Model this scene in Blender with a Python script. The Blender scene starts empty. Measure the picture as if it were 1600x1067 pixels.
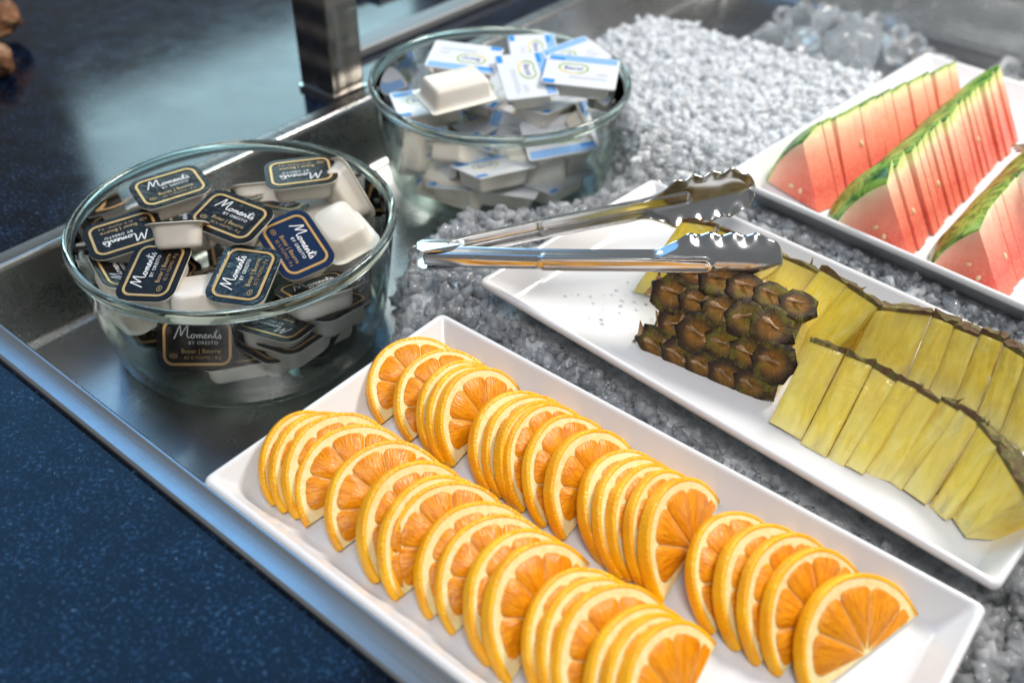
import bpy, bmesh, math, random
import numpy as np
from mathutils import Matrix, Vector, noise
random.seed(7); rng = np.random.default_rng(7)
R_ = math.radians
S = bpy.context.scene
COL = S.collection

# ------------------------------------------------------------------ camera
# world: X runs along the long side of the orange platter, Y away from the viewer, z = 0 at the platter rims
FPX, CX, CY, CAMH = 1478.0, 800.0, 533.5, 0.353
def _n(v): return v / np.linalg.norm(v)
d1 = _n(np.array([-1604 - CX, -742 - CY, FPX])); d2 = _n(np.array([2340 - CX, -656 - CY, FPX]))
UPV = np.cross(d1, d2); UPV = _n(UPV); UPV = -UPV if UPV[1] > 0 else UPV
XV = -d1; YV = _n(np.cross(UPV, XV)); YV = YV if YV @ d2 > 0 else -YV
XV = _n(np.cross(YV, UPV)); XV = XV if XV @ -d1 > 0 else -XV
def toworld(v): return Vector((float(v @ XV), float(v @ YV), float(v @ UPV)))
def G(px, py, z=0.0):
    """ground point of the photograph at height z"""
    r = np.array([px - CX, py - CY, FPX]); t = -(CAMH - z) / (r @ UPV); P = r * t
    return Vector((float(P @ XV), float(P @ YV), z))
def PR(p):
    P = XV * p[0] + YV * p[1] + UPV * (p[2] - CAMH)
    return np.array([P[0] / P[2] * FPX + CX, P[1] / P[2] * FPX + CY])
cd = bpy.data.cameras.new('camera'); cam = bpy.data.objects.new('camera', cd); COL.objects.link(cam)
a, b, c = toworld(np.array([1., 0, 0])), toworld(np.array([0, -1., 0])), toworld(np.array([0, 0, -1.]))
M = Matrix(((a.x, b.x, c.x, 0), (a.y, b.y, c.y, 0), (a.z, b.z, c.z, CAMH), (0, 0, 0, 1)))
cam.matrix_world = M
cd.sensor_width = 36; cd.lens = FPX / 1600 * 36; cd.clip_start = 0.02; cd.clip_end = 60
cd.dof.use_dof = True; cd.dof.focus_distance = 0.53; cd.dof.aperture_fstop = 4.8
S.camera = cam

# ------------------------------------------------------------------ world and lamps
w = bpy.data.worlds.new('World'); S.world = w; w.use_nodes = True
bg = w.node_tree.nodes['Background']; bg.inputs[0].default_value = (0.72, 0.76, 0.80, 1); bg.inputs[1].default_value = 0.29
def area(name, loc, target, size, sy, power, col):
    l = bpy.data.lights.new(name, 'AREA'); l.shape = 'RECTANGLE'; l.size = size; l.size_y = sy; l.energy = power; l.color = col
    o = bpy.data.objects.new(name, l); COL.objects.link(o); o.location = loc
    o.rotation_euler = (Vector(target) - Vector(loc)).to_track_quat('-Z', 'Y').to_euler(); return o
area('window_light', (-2.2, 1.62, 1.32), (0, 1.62, 1.32), 1.2, 1.2, 24, (0.58, 0.90, 1.0))
area('skylight', (-1.85, 0.45, 1.6), (-1.85, 0.45, 0), 1.7, 1.0, 8.5, (0.12, 0.46, 1.0))
area('buffet_lamp', (0.05, 1.30, 1.05), (-0.22, 0.70, 0), 0.5, 0.3, 24, (1.0, 0.94, 0.87))
area('fill_light', (0.35, -0.25, 1.7), (-0.15, 0.45, 0), 0.7, 0.7, 21, (1.0, 0.96, 0.93))  # added soft fill from above the viewer's side, no real fixture
S.view_settings.view_transform = 'Standard'; S.view_settings.look = 'None'
S.view_settings.exposure = -0.08; S.view_settings.gamma = 1.0
S.render.engine = 'CYCLES'
S.cycles.use_denoising = True; S.cycles.max_bounces = 12; S.cycles.transmission_bounces = 12; S.cycles.transparent_max_bounces = 12
S.cycles.glossy_bounces = 5; S.cycles.diffuse_bounces = 3; S.cycles.blur_glossy = 0.6; S.cycles.sample_clamp_indirect = 6

# ------------------------------------------------------------------ material helpers
def mat(name, col=(0.5, 0.5, 0.5), rough=0.5, metal=0.0, **kw):
    m = bpy.data.materials.new(name); m.use_nodes = True
    p = m.node_tree.nodes['Principled BSDF']
    p.inputs['Base Color'].default_value = (*col, 1); p.inputs['Roughness'].default_value = rough; p.inputs['Metallic'].default_value = metal
    for k, v in kw.items():
        p.inputs[k.replace('_', ' ')].default_value = v
    m['p'] = 1
    return m
class NT:
    def __init__(s, m): s.m = m; s.t = m.node_tree; s.p = s.t.nodes['Principled BSDF']
    def n(s, ty, **kw):
        x = s.t.nodes.new(ty)
        for k, v in kw.items():
            if hasattr(x, k) and k not in ('Scale',): setattr(x, k, v)
            else: x.inputs[k].default_value = v
        return x
    def l(s, a, b): s.t.links.new(a, b)
    def coord(s, which='Object', scale=(1, 1, 1), rnd=True):
        tc = s.n('ShaderNodeTexCoord'); mp = s.n('ShaderNodeMapping'); mp.inputs['Scale'].default_value = scale
        s.l(tc.outputs[which], mp.inputs['Vector'])
        if rnd:
            oi = s.n('ShaderNodeObjectInfo'); ml = s.n('ShaderNodeMath', operation='MULTIPLY'); ml.inputs[1].default_value = 37.0
            s.l(oi.outputs['Random'], ml.inputs[0]); s.l(ml.outputs[0], mp.inputs['Location'])
        return mp.outputs[0]
    def noise(s, vec, scale, detail=4, rough=0.55, dist=0.0):
        x = s.n('ShaderNodeTexNoise'); x.inputs['Scale'].default_value = scale; x.inputs['Detail'].default_value = detail
        x.inputs['Roughness'].default_value = rough; x.inputs['Distortion'].default_value = dist
        s.l(vec, x.inputs['Vector']); return x.outputs['Fac']
    def vor(s, vec, scale, feature='F1', out='Distance'):
        x = s.n('ShaderNodeTexVoronoi'); x.feature = feature; x.inputs['Scale'].default_value = scale; s.l(vec, x.inputs['Vector']); return x.outputs[out]
    def ramp(s, fac, stops, interp='LINEAR'):
        x = s.n('ShaderNodeValToRGB'); cr = x.color_ramp; cr.interpolation = interp
        while len(cr.elements) < len(stops): cr.elements.new(0.5)
        for e, (p, col) in zip(cr.elements, stops):
            e.position = p; e.color = (*col, 1) if len(col) == 3 else col
        s.l(fac, x.inputs[0]); return x.outputs[0]
    def math(s, op, a, b=None, c=None):
        x = s.n('ShaderNodeMath', operation=op)
        for i, v in enumerate((a, b, c)):
            if v is None: continue
            if isinstance(v, (int, float)): x.inputs[i].default_value = v
            else: s.l(v, x.inputs[i])
        return x.outputs[0]
    def mix(s, fac, a, b, mode='MIX'):
        x = s.n('ShaderNodeMix', data_type='RGBA', blend_type=mode)
        for sock, v in ((x.inputs[0], fac), (x.inputs[6], a), (x.inputs[7], b)):
            if isinstance(v, (int, float)): sock.default_value = v
            elif isinstance(v, tuple): sock.default_value = (*v, 1)
            else: s.l(v, sock)
        return x.outputs[2]
    def bump(s, h, strength=0.3, dist=0.001):
        x = s.n('ShaderNodeBump'); x.inputs['Strength'].default_value = strength; x.inputs['Distance'].default_value = dist
        s.l(h, x.inputs['Height']); s.l(x.outputs[0], s.p.inputs['Normal'])
    def base(s, c): s.l(c, s.p.inputs['Base Color'])
    def rough(s, c): s.l(c, s.p.inputs['Roughness'])
    def mr(s, fac, lo, hi, a=0.0, b=1.0):
        x = s.n('ShaderNodeMapRange'); x.inputs[1].default_value = a; x.inputs[2].default_value = b
        x.inputs[3].default_value = lo; x.inputs[4].default_value = hi; s.l(fac, x.inputs[0]); return x.outputs[0]

def granite():
    m = mat('granite', rough=0.16); t = NT(m); v = t.coord(rnd=False)
    n1 = t.noise(v, 420, 3, 0.7); n2 = t.noise(v, 60, 4, 0.6); vo = t.vor(v, 260)
    c = t.ramp(n1, [(0.38, (0.0004, 0.0008, 0.002)), (0.53, (0.0010, 0.005, 0.017)), (0.63, (0.008, 0.028, 0.065)), (0.75, (0.08, 0.14, 0.20))])  # blue tint paints the sky's reflection into the dark stone colour
    c2 = t.ramp(n2, [(0.35, (0.35, 0.35, 0.35)), (0.65, (1.5, 1.5, 1.5))])
    c = t.mix(1.0, c, c2, 'MULTIPLY')
    sp = t.ramp(vo, [(0.035, (0.45, 0.48, 0.5)), (0.06, (0, 0, 0))])
    big = t.noise(v, 25, 2); spm = t.mix(t.mr(big, 0, 1, 0.55, 0.6), (0, 0, 0), sp)
    c = t.mix(1.0, c, spm, 'ADD'); t.base(c)
    t.rough(t.mr(t.noise(v, 30, 4), 0.06, 0.20)); t.bump(n1, 0.03, 0.0003); m.node_tree.nodes['Principled BSDF'].inputs['Specular IOR Level'].default_value = 0.36
    return m
def steel(name='steel', base=(0.55, 0.55, 0.54), rough=0.24, sc=(6, 400, 400), bump=0.09):
    m = mat(name, base, rough, 1.0); t = NT(m); v = t.coord(scale=sc, rnd=False); v2 = t.coord(rnd=False)
    n = t.noise(v, 1.0, 4, 0.6); n2 = t.noise(v2, 22, 5, 0.65)
    sc_ = t.noise(v2, 300, 2)
    t.rough(t.math('ADD', t.mr(n, rough * 0.7, rough * 1.3), t.mr(n2, -0.06, 0.14)))
    t.base(t.mix(t.mr(n2, 0, 0.5, 0.45, 0.8), base, tuple(x * 0.62 for x in base)))
    t.bump(t.math('ADD', n, t.math('MULTIPLY', sc_, 0.3)), bump, 0.0006); return m
def glass():
    m = mat('glass', (0.95, 0.99, 0.97), 0.0, 0.0, IOR=1.47, Transmission_Weight=1.0); return m
def thin_glass():
    m = bpy.data.materials.new('thin_glass'); m.use_nodes = True; t = NT.__new__(NT); t.m = m; t.t = m.node_tree
    out = t.t.nodes['Material Output']; t.t.nodes.remove(t.t.nodes['Principled BSDF'])
    lw = t.n('ShaderNodeLayerWeight'); lw.inputs['Blend'].default_value = 0.5
    tr = t.n('ShaderNodeBsdfTransparent'); gl = t.n('ShaderNodeBsdfGlossy'); gl.inputs['Roughness'].default_value = 0.02; fr = t.n('ShaderNodeFresnel'); fr.inputs['IOR'].default_value = 1.45
    tc = t.n('ShaderNodeTexCoord'); nz = t.n('ShaderNodeTexNoise'); nz.inputs['Scale'].default_value = 22; nz.inputs['Detail'].default_value = 1; t.l(tc.outputs['Object'], nz.inputs['Vector'])
    bp = t.n('ShaderNodeBump'); bp.inputs['Strength'].default_value = 0.25; bp.inputs['Distance'].default_value = 0.004; t.l(nz.outputs['Fac'], bp.inputs['Height']); t.l(bp.outputs[0], gl.inputs['Normal'])
    c = t.ramp(lw.outputs['Facing'], [(0.0, (0.995, 1.0, 0.998)), (0.6, (0.98, 0.995, 0.985)), (0.88, (0.86, 0.94, 0.90)), (1.0, (0.55, 0.70, 0.63))]); t.l(c, tr.inputs['Color'])
    mx = t.n('ShaderNodeMixShader'); t.l(fr.outputs[0], mx.inputs[0]); t.l(tr.outputs[0], mx.inputs[1]); t.l(gl.outputs[0], mx.inputs[2]); t.l(mx.outputs[0], out.inputs['Surface'])
    return m
def porcelain():
    m = mat('white_melamine', (0.74, 0.74, 0.75), 0.16, 0, Coat_Weight=0.3, Coat_Roughness=0.06); t = NT(m); v = t.coord(rnd=True)
    n = t.noise(v, 14, 3); t.rough(t.mr(n, 0.10, 0.24)); t.bump(t.noise(v, 60, 2), 0.03, 0.001); 
    t.base(t.mix(t.mr(t.noise(v, 9, 4), 0, 1, 0.4, 0.75), (0.745, 0.745, 0.76), (0.69, 0.695, 0.71))); return m
def polar(t):
    tc = t.n('ShaderNodeTexCoord'); sp = t.n('ShaderNodeSeparateXYZ'); t.l(tc.outputs['Object'], sp.inputs[0])
    x, y, z = sp.outputs
    r = t.math('SQRT', t.math('ADD', t.math('MULTIPLY', x, x), t.math('MULTIPLY', y, y)))
    th = t.math('ARCTAN2', y, x); return x, y, z, r, th
def comb(t, x, y, z):
    c = t.n('ShaderNodeCombineXYZ')
    for i, v in enumerate((x, y, z)):
        if isinstance(v, (int, float)): c.inputs[i].default_value = v
        else: t.l(v, c.inputs[i])
    return c.outputs[0]
def orange_flesh():
    m = mat('orange_flesh', (0.7, 0.2, 0.004), 0.2, 0, Subsurface_Weight=0.08, Subsurface_Scale=0.003, Specular_IOR_Level=0.32)
    m.node_tree.nodes['Principled BSDF'].inputs['Subsurface Radius'].default_value = (1, 0.35, 0.05)
    t = NT(m); x, y, z, r, th = polar(t)
    oi = t.n('ShaderNodeObjectInfo'); off = t.math('MULTIPLY', oi.outputs['Random'], 50)
    v0 = t.coord(rnd=True); nz = t.noise(v0, 160, 2)
    vec = comb(t, t.math('ADD', t.math('MULTIPLY', th, 22), t.math('ADD', off, t.math('MULTIPLY', nz, 1.4))),
               t.math('ADD', t.math('DIVIDE', r, 0.0055), t.math('MULTIPLY', nz, 1.2)), t.math('DIVIDE', z, 0.004))
    de = t.vor(vec, 1.0, 'DISTANCE_TO_EDGE'); d1_ = t.vor(vec, 1.0)
    cc = t.vor(vec, 1.0, 'F1', 'Color')
    cell = t.ramp(cc, [(0.2, (0.60, 0.175, 0.0008)), (0.5, (0.69, 0.225, 0.001)), (0.9, (0.78, 0.29, 0.003))])
    col = t.mix(t.ramp(de, [(0.0, (0.55, 0.55, 0.55)), (0.06, (0.0, 0.0, 0.0))]), cell, (0.90, 0.45, 0.03))
    # pale core near the centre of the fruit
    col = t.mix(t.mr(r, 0.6, 0.0, 0.0012, 0.005), col, (0.95, 0.62, 0.12)); t.base(col)
    t.bump(t.math('ADD', d1_, t.math('MULTIPLY', de, -0.8)), 0.30, 0.0006)
    t.rough(t.mr(nz, 0.22, 0.45)); return m
def orange_peel():
    m = mat('orange_peel', (0.9, 0.4, 0.01), 0.34, 0, Subsurface_Weight=0.1, Subsurface_Scale=0.002); t = NT(m); v = t.coord()
    t.base(t.ramp(t.noise(v, 70, 3), [(0.3, (0.88, 0.36, 0.001)), (0.6, (0.94, 0.46, 0.003)), (0.8, (0.95, 0.55, 0.012))]))
    t.bump(t.vor(v, 750), 0.5, 0.0007); return m
def pith():
    m = mat('orange_pith', (0.93, 0.74, 0.38), 0.55, 0, Subsurface_Weight=0.25, Subsurface_Scale=0.003); t = NT(m); v = t.coord()
    t.base(t.ramp(t.noise(v, 260, 4, 0.65), [(0.3, (0.84, 0.60, 0.22)), (0.55, (0.86, 0.70, 0.36)), (0.8, (0.88, 0.77, 0.46))]))
    t.bump(t.noise(v, 900, 3), 0.4, 0.0006); return m
def pine_flesh():
    m = mat('pineapple_flesh', (0.8, 0.6, 0.08), 0.26, 0, Subsurface_Weight=0.3, Subsurface_Scale=0.006)
    m.node_tree.nodes['Principled BSDF'].inputs['Subsurface Radius'].default_value = (1, 0.7, 0.12)
    t = NT(m); v = t.coord(scale=(1, 0.22, 1)); v2 = t.coord()
    n1 = t.noise(v, 200, 4, 0.55, 0.8); n2 = t.noise(v2, 38, 3, 0.6, 1.5)
    c = t.ramp(n1, [(0.30, (0.78, 0.52, 0.045)), (0.48, (0.93, 0.67, 0.075)), (0.70, (0.96, 0.79, 0.22))])
    c = t.mix(t.mr(n2, 0, 0.7, 0.48, 0.72), c, (0.78, 0.56, 0.09))
    sp = t.n('ShaderNodeSeparateXYZ'); tc = t.n('ShaderNodeTexCoord'); t.l(tc.outputs['Object'], sp.inputs[0])
    oi = t.n('ShaderNodeObjectInfo'); c = t.mix(t.mr(oi.outputs['Random'], 0, 0.45), c, (0.90, 0.74, 0.26))
    c = t.mix(t.mr(sp.outputs[1], 0.55, 0, 0.002, 0.014), c, (0.88, 0.78, 0.36))
    edge = t.math('ADD', sp.outputs[1], t.math('MULTIPLY', n2, 0.008))
    c = t.mix(t.mr(edge, 0, 0.7, 0.050, 0.066), c, (0.48, 0.36, 0.09)); t.base(c)
    t.bump(t.math('ADD', n1, t.math('MULTIPLY', n2, 2.0)), 0.5, 0.0015); t.rough(t.mr(n2, 0.10, 0.34)); return m
def pine_skin():
    m = mat('pineapple_skin', (0.1, 0.06, 0.03), 0.6); t = NT(m); v = t.coord()
    t.base(t.ramp(t.noise(v, 110, 5, 0.7), [(0.25, (0.03, 0.014, 0.006)), (0.45, (0.13, 0.06, 0.02)), (0.55, (0.10, 0.11, 0.02)), (0.66, (0.35, 0.24, 0.06)), (0.8, (0.42, 0.27, 0.14))]))
    t.bump(t.noise(v, 300, 5, 0.7), 1.0, 0.002); return m
def scale_mat():
    m = mat('pineapple_scale', (0.1, 0.05, 0.02), 0.5, Specular_IOR_Level=0.3); t = NT(m); v = t.coord(); x, y, z, r, th = polar(t)
    rad = t.noise(comb(t, t.math('MULTIPLY', th, 6), t.math('MULTIPLY', r, 60), 0), 2.2, 4, 0.6)
    c1 = t.ramp(r, [(0.0, (0.34, 0.16, 0.03)), (0.0042, (0.27, 0.12, 0.02)), (0.0080, (0.050, 0.024, 0.009)), (0.0120, (0.010, 0.006, 0.004))])
    n = t.noise(v, 90, 4, 0.6); c = t.mix(t.mr(n, 0, 0.9, 0.48, 0.66), c1, (0.15, 0.125, 0.012))
    c = t.mix(1.0, c, t.ramp(rad, [(0.3, (0.45, 0.45, 0.45)), (0.7, (1.5, 1.5, 1.5))]), 'MULTIPLY'); t.base(c)
    t.bump(rad, 0.8, 0.0012); return m
def bract_mat():
    m = mat('pineapple_bract', (0.3, 0.16, 0.09), 0.55); t = NT(m); v = t.coord()
    t.base(t.ramp(t.noise(v, 130, 4, 0.6), [(0.3, (0.11, 0.055, 0.022)), (0.5, (0.28, 0.155, 0.07)), (0.72, (0.52, 0.35, 0.20))]))
    t.bump(t.noise(v, 500, 3), 0.5, 0.001); return m
def melon_flesh():
    m = mat('watermelon_flesh', (0.85, 0.25, 0.15), 0.3, 0, Specular_IOR_Level=0.3, Subsurface_Weight=0.3, Subsurface_Scale=0.006)
    m.node_tree.nodes['Principled BSDF'].inputs['Subsurface Radius'].default_value = (1, 0.3, 0.2)
    t = NT(m); x, y, z, r, th = polar(t); v = t.coord()
    n = t.noise(v, 90, 4, 0.6); n2 = t.noise(v, 420, 4, 0.7)
    rr = t.math('ADD', r, t.mr(n, -0.005, 0.005))
    rr = t.math('MULTIPLY', rr, 10.0)
    c = t.ramp(rr, [(0.0, (0.80, 0.17, 0.11)), (0.15, (0.72, 0.10, 0.07)), (0.29, (0.81, 0.21, 0.14)), (0.42, (0.86, 0.36, 0.25)), (0.50, (0.89, 0.56, 0.39)), (0.55, (0.87, 0.80, 0.50)), (0.60, (0.66, 0.76, 0.28))])
    c = t.mix(t.mr(n2, 0, 0.35, 0.4, 0.75), c, (0.93, 0.5, 0.36)); t.base(c)
    t.bump(t.math('ADD', n2, n), 0.4, 0.0012); t.rough(t.mr(n, 0.15, 0.45)); return m
def melon_skin():
    m = mat('watermelon_rind', (0.1, 0.25, 0.03), 0.22); t = NT(m); v = t.coord(rnd=False); v2 = t.coord('Object', rnd=True)
    wv = t.noise(v2, 55, 5, 0.7, 0.6)
    c = t.ramp(wv, [(0.38, (0.020, 0.10, 0.012)), (0.47, (0.10, 0.27, 0.03)), (0.53, (0.26, 0.44, 0.06)), (0.75, (0.42, 0.58, 0.13))]); t.base(c); return m
def ice(name, white, clear):
    """crushed ice: part refracting, part plainly see-through, a little milky"""
    m = mat(name, (0.97, 0.985, 1.0), 0.04, 0, IOR=1.31, Transmission_Weight=1.0); t = NT(m); v = t.coord(rnd=False)
    t.rough(t.mr(t.noise(v, 60, 3), 0.0, 0.08))
    out = t.t.nodes['Material Output']; tr = t.n('ShaderNodeBsdfTransparent'); tr.inputs[0].default_value = (0.96, 0.975, 0.985, 1)
    gl = t.n('ShaderNodeBsdfGlossy'); gl.inputs['Roughness'].default_value = 0.06; fr = t.n('ShaderNodeFresnel'); fr.inputs['IOR'].default_value = 1.6
    m1 = t.n('ShaderNodeMixShader'); t.l(fr.outputs[0], m1.inputs[0]); t.l(tr.outputs[0], m1.inputs[1]); t.l(gl.outputs[0], m1.inputs[2])
    m2 = t.n('ShaderNodeMixShader'); m2.inputs[0].default_value = clear; t.l(t.p.outputs[0], m2.inputs[1]); t.l(m1.outputs[0], m2.inputs[2])
    df = t.n('ShaderNodeBsdfDiffuse'); df.inputs[0].default_value = (0.93, 0.95, 0.97, 1); tl = t.n('ShaderNodeBsdfTranslucent'); tl.inputs[0].default_value = (0.93, 0.95, 0.97, 1)
    m3 = t.n('ShaderNodeMixShader'); m3.inputs[0].default_value = 0.5; t.l(df.outputs[0], m3.inputs[1]); t.l(tl.outputs[0], m3.inputs[2])
    m4 = t.n('ShaderNodeMixShader'); t.l(t.mr(t.noise(v, 90, 2), white * 0.3, white * 1.7, 0.3, 0.7), m4.inputs[0]); t.l(m2.outputs[0], m4.inputs[1]); t.l(m3.outputs[0], m4.inputs[2]); t.l(m4.outputs[0], out.inputs['Surface']); return m

MAT = dict(granite=granite(), steel=steel(), glass=glass(), thin=thin_glass(), melamine=porcelain(), oflesh=orange_flesh(), opeel=orange_peel(), opith=pith(),
           pflesh=pine_flesh(), pskin=pine_skin(), pscale=scale_mat(), bract=bract_mat(), wflesh=melon_flesh(), wskin=melon_skin(),
           ice=ice('ice_clear', 0.27, 0.4), snow=ice('ice_white', 0.85, 0.35), ice_cube=ice('ice_cube_clear', 0.12, 0.15))
def base_glass():
    m = mat('base_glass', (0.93, 0.98, 0.96), 0.0, 0.0, IOR=1.47, Transmission_Weight=1.0); t = NT(m); out = t.t.nodes['Material Output']
    tr = t.n('ShaderNodeBsdfTransparent'); tr.inputs[0].default_value = (0.90, 0.96, 0.93, 1); mx = t.n('ShaderNodeMixShader'); mx.inputs[0].default_value = 0.78
    t.l(t.p.outputs[0], mx.inputs[1]); t.l(tr.outputs[0], mx.inputs[2]); t.l(mx.outputs[0], out.inputs['Surface']); return m
MAT['base_glass'] = base_glass()
MAT['rim_glass'] = mat('green_edge_glass', (0.74, 0.88, 0.83), 0.0, 0.0, IOR=1.47, Transmission_Weight=1.0)
MAT['tongs'] = steel('polished_steel', (0.66, 0.66, 0.66), 0.13, (60, 60, 60), 0.02)
MAT['wet_ice'] = mat('wet_ice', (0.30, 0.33, 0.36), 0.18); _t = NT(MAT['wet_ice']); _v = _t.coord(rnd=False)
_t.base(_t.ramp(_t.noise(_v, 120, 5, 0.7), [(0.3, (0.30, 0.32, 0.34)), (0.5, (0.60, 0.63, 0.65)), (0.72, (0.90, 0.92, 0.94))])); _t.bump(_t.noise(_v, 170, 3, 0.6), 0.8, 0.003)
_c = [l.from_socket for l in MAT['wet_ice'].node_tree.links if l.to_socket.name == 'Base Color'][0]; _sp = _t.n('ShaderNodeSeparateXYZ'); _t.l(_v, _sp.inputs[0]); _t.base(_t.mix(_t.mr(_sp.outputs[1], 0, .8, .58, .68), _c, (0.88, 0.90, 0.92)))
def foil(name, col, metal, rough, crinkle):
    m = mat(name, col, rough, metal); t = NT(m); v = t.coord(); oi = t.n('ShaderNodeObjectInfo')
    n = t.math('ADD', t.noise(v, 85, 3, 0.55, 0.8), t.math('MULTIPLY', t.noise(v, 330, 3, 0.6), 0.35))
    x = t.n('ShaderNodeBump'); x.inputs['Distance'].default_value = 0.0016; t.l(n, x.inputs['Height'])
    t.l(t.mr(oi.outputs['Random'], crinkle * 0.35, crinkle), x.inputs['Strength']); t.l(x.outputs[0], t.p.inputs['Normal']); return m
MAT['lid'] = foil('black_foil', (0.010, 0.009, 0.008), 0.0, 0.25, 0.8)
MAT['lid_blue'] = foil('navy_foil', (0.006, 0.020, 0.065), 0.1, 0.26, 0.25)
MAT['lid_silver'] = foil('crinkled_foil', (0.05, 0.055, 0.055), 0.9, 0.2, 1.0)
MAT['lid'].node_tree.nodes['Principled BSDF'].inputs['Specular IOR Level'].default_value = 0.16
MAT['gold'] = foil('gold_print', (0.62, 0.38, 0.14), 0.45, 0.36, 0.3)
MAT['gold_dim'] = mat('dim_gold_print', (0.36, 0.22, 0.09), 0.4, 0.3)
MAT['print'] = mat('white_print', (0.82, 0.83, 0.84), 0.4)
MAT['cup'] = mat('cup_plastic', (0.84, 0.81, 0.74), 0.32, 0, Subsurface_Weight=0.2, Subsurface_Scale=0.004)
_t = NT(MAT['cup']); _v = _t.coord(); _t.base(_t.ramp(_t.noise(_v, 40, 3), [(0.3, (0.72, 0.66, 0.56)), (0.7, (0.78, 0.76, 0.71))])); _t.bump(_t.noise(_v, 400, 2), 0.06, 0.0008)
MAT['white_lid'] = foil('white_foil', (0.70, 0.73, 0.77), 0.1, 0.3, 0.3)
MAT['sky_print'] = mat('light_blue_print', (0.22, 0.42, 0.75), 0.35)
MAT['blue_print'] = mat('blue_print', (0.02, 0.25, 0.70), 0.35)
MAT['navy_print'] = mat('navy_print', (0.04, 0.06, 0.28), 0.4)
MAT['grey_print'] = mat('grey_blue_print', (0.42, 0.48, 0.60), 0.4)
MAT['green_print'] = mat('leaf_green_print', (0.28, 0.42, 0.04), 0.4)
MAT['yellow_print'] = mat('yellow_print', (0.75, 0.58, 0.05), 0.4)
MAT['seed'] = mat('pale_seed', (0.78, 0.62, 0.36), 0.35)
MAT['bread'] = mat('bread_crust', (0.3, 0.13, 0.05), 0.7); _t = NT(MAT['bread']); _v = _t.coord()
_t.base(_t.ramp(_t.noise(_v, 45, 5, 0.7), [(0.3, (0.06, 0.025, 0.012)), (0.5, (0.28, 0.12, 0.05)), (0.7, (0.55, 0.36, 0.2))])); _t.bump(_t.noise(_v, 90, 5, 0.7), 1, 0.006)
def quilt():
    m = mat('quilted_metal', (0.30, 0.27, 0.24), 0.34, 1.0); t = NT(m); tc = t.n('ShaderNodeTexCoord'); sp = t.n('ShaderNodeSeparateXYZ'); t.l(tc.outputs['Object'], sp.inputs[0])
    h = t.math('ADD', sp.outputs[0], sp.outputs[1])
    a_ = t.math('SINE', t.math('MULTIPLY', t.math('ADD', h, sp.outputs[2]), 120)); b_ = t.math('SINE', t.math('MULTIPLY', t.math('SUBTRACT', h, sp.outputs[2]), 120))
    t.bump(t.math('MULTIPLY', a_, b_), 0.45, 0.003); return m
MAT['quilt'] = quilt()

# ------------------------------------------------------------------ mesh helpers
def me_new(name, V, F, mats, mi=None, smooth=False):
    me = bpy.data.meshes.new(name); me.from_pydata([tuple(v) for v in V], [], [tuple(f) for f in F])
    for m in (mats if isinstance(mats, (list, tuple)) else [mats]): me.materials.append(m)
    if mi is not None: me.polygons.foreach_set('material_index', list(mi))
    if smooth: me.polygons.foreach_set('use_smooth', [True] * len(me.polygons))
    bm = bmesh.new(); bm.from_mesh(me); bmesh.ops.recalc_face_normals(bm, faces=bm.faces); bm.to_mesh(me); bm.free()
    me.update(); return me
def sharp(me, ang=38):
    try: me.set_sharp_from_angle(angle=R_(ang))
    except Exception: pass
    return me
def obj(name, me, parent=None, mw=None):
    o = bpy.data.objects.new(name, me); COL.objects.link(o)
    if parent is not None: o.parent = parent
    if mw is not None:
        o.matrix_world = mw
    return o
def tag(o, label=None, cat=None, group=None, kind=None):
    if label: o['label'] = label
    if cat: o['category'] = cat
    if group: o['group'] = group
    if kind: o['kind'] = kind
    return o
def thing(name, label, cat, mw=None, group=None):
    o = bpy.data.objects.new(name, None); COL.objects.link(o); o.empty_display_size = 0.02
    if mw is not None: o.matrix_world = mw
    return tag(o, label, cat, group)
def boxme(name, x0, x1, y0, y1, z0, z1, m, bev=0.0):
    V = [(x, y, z) for z in (z0, z1) for y in (y0, y1) for x in (x0, x1)]
    F = [(0, 1, 3, 2), (4, 6, 7, 5), (0, 4, 5, 1), (2, 3, 7, 6), (0, 2, 6, 4), (1, 5, 7, 3)]
    me = me_new(name, V, F, m)
    if bev:
        bm = bmesh.new(); bm.from_mesh(me); bmesh.ops.bevel(bm, geom=list(bm.edges), offset=bev, segments=3, profile=0.6, affect='EDGES'); bm.to_mesh(me); bm.free()
        me.polygons.foreach_set('use_smooth', [True] * len(me.polygons)); sharp(me, 50)
    return me
def rrect(hx, hy, r, n=6):
    r = min(r, hx * 0.999, hy * 0.999); P = []
    for (sx, sy, a0) in ((1, 1, 0), (-1, 1, 90), (-1, -1, 180), (1, -1, 270)):
        for k in range(n + 1):
            t = R_(a0 + 90 * k / n); P.append((sx * (hx - r) + r * math.cos(t), sy * (hy - r) + r * math.sin(t)))
    return P
def loft(loops, cap0=True, cap1=True):
    V = []; F = []; n = len(loops[0])
    for L in loops: V += L
    for i in range(len(loops) - 1):
        for k in range(n):
            k2 = (k + 1) % n; F.append((i * n + k, i * n + k2, (i + 1) * n + k2, (i + 1) * n + k))
    if cap0: F.append(tuple(range(n))[::-1])
    if cap1: F.append(tuple(range((len(loops) - 1) * n, len(loops) * n)))
    return V, F
def lathe(prof, n=96):
    V = []; F = []; m = len(prof)
    for k in range(n):
        t = 2 * math.pi * k / n
        for (r, z) in prof: V.append((r * math.cos(t), r * math.sin(t), z))
    for k in range(n):
        k2 = (k + 1) % n
        for i in range(m): 
            j = (i + 1) % m
            F.append((k * m + i, k2 * m + i, k2 * m + j, k * m + j))
    return V, F
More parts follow.
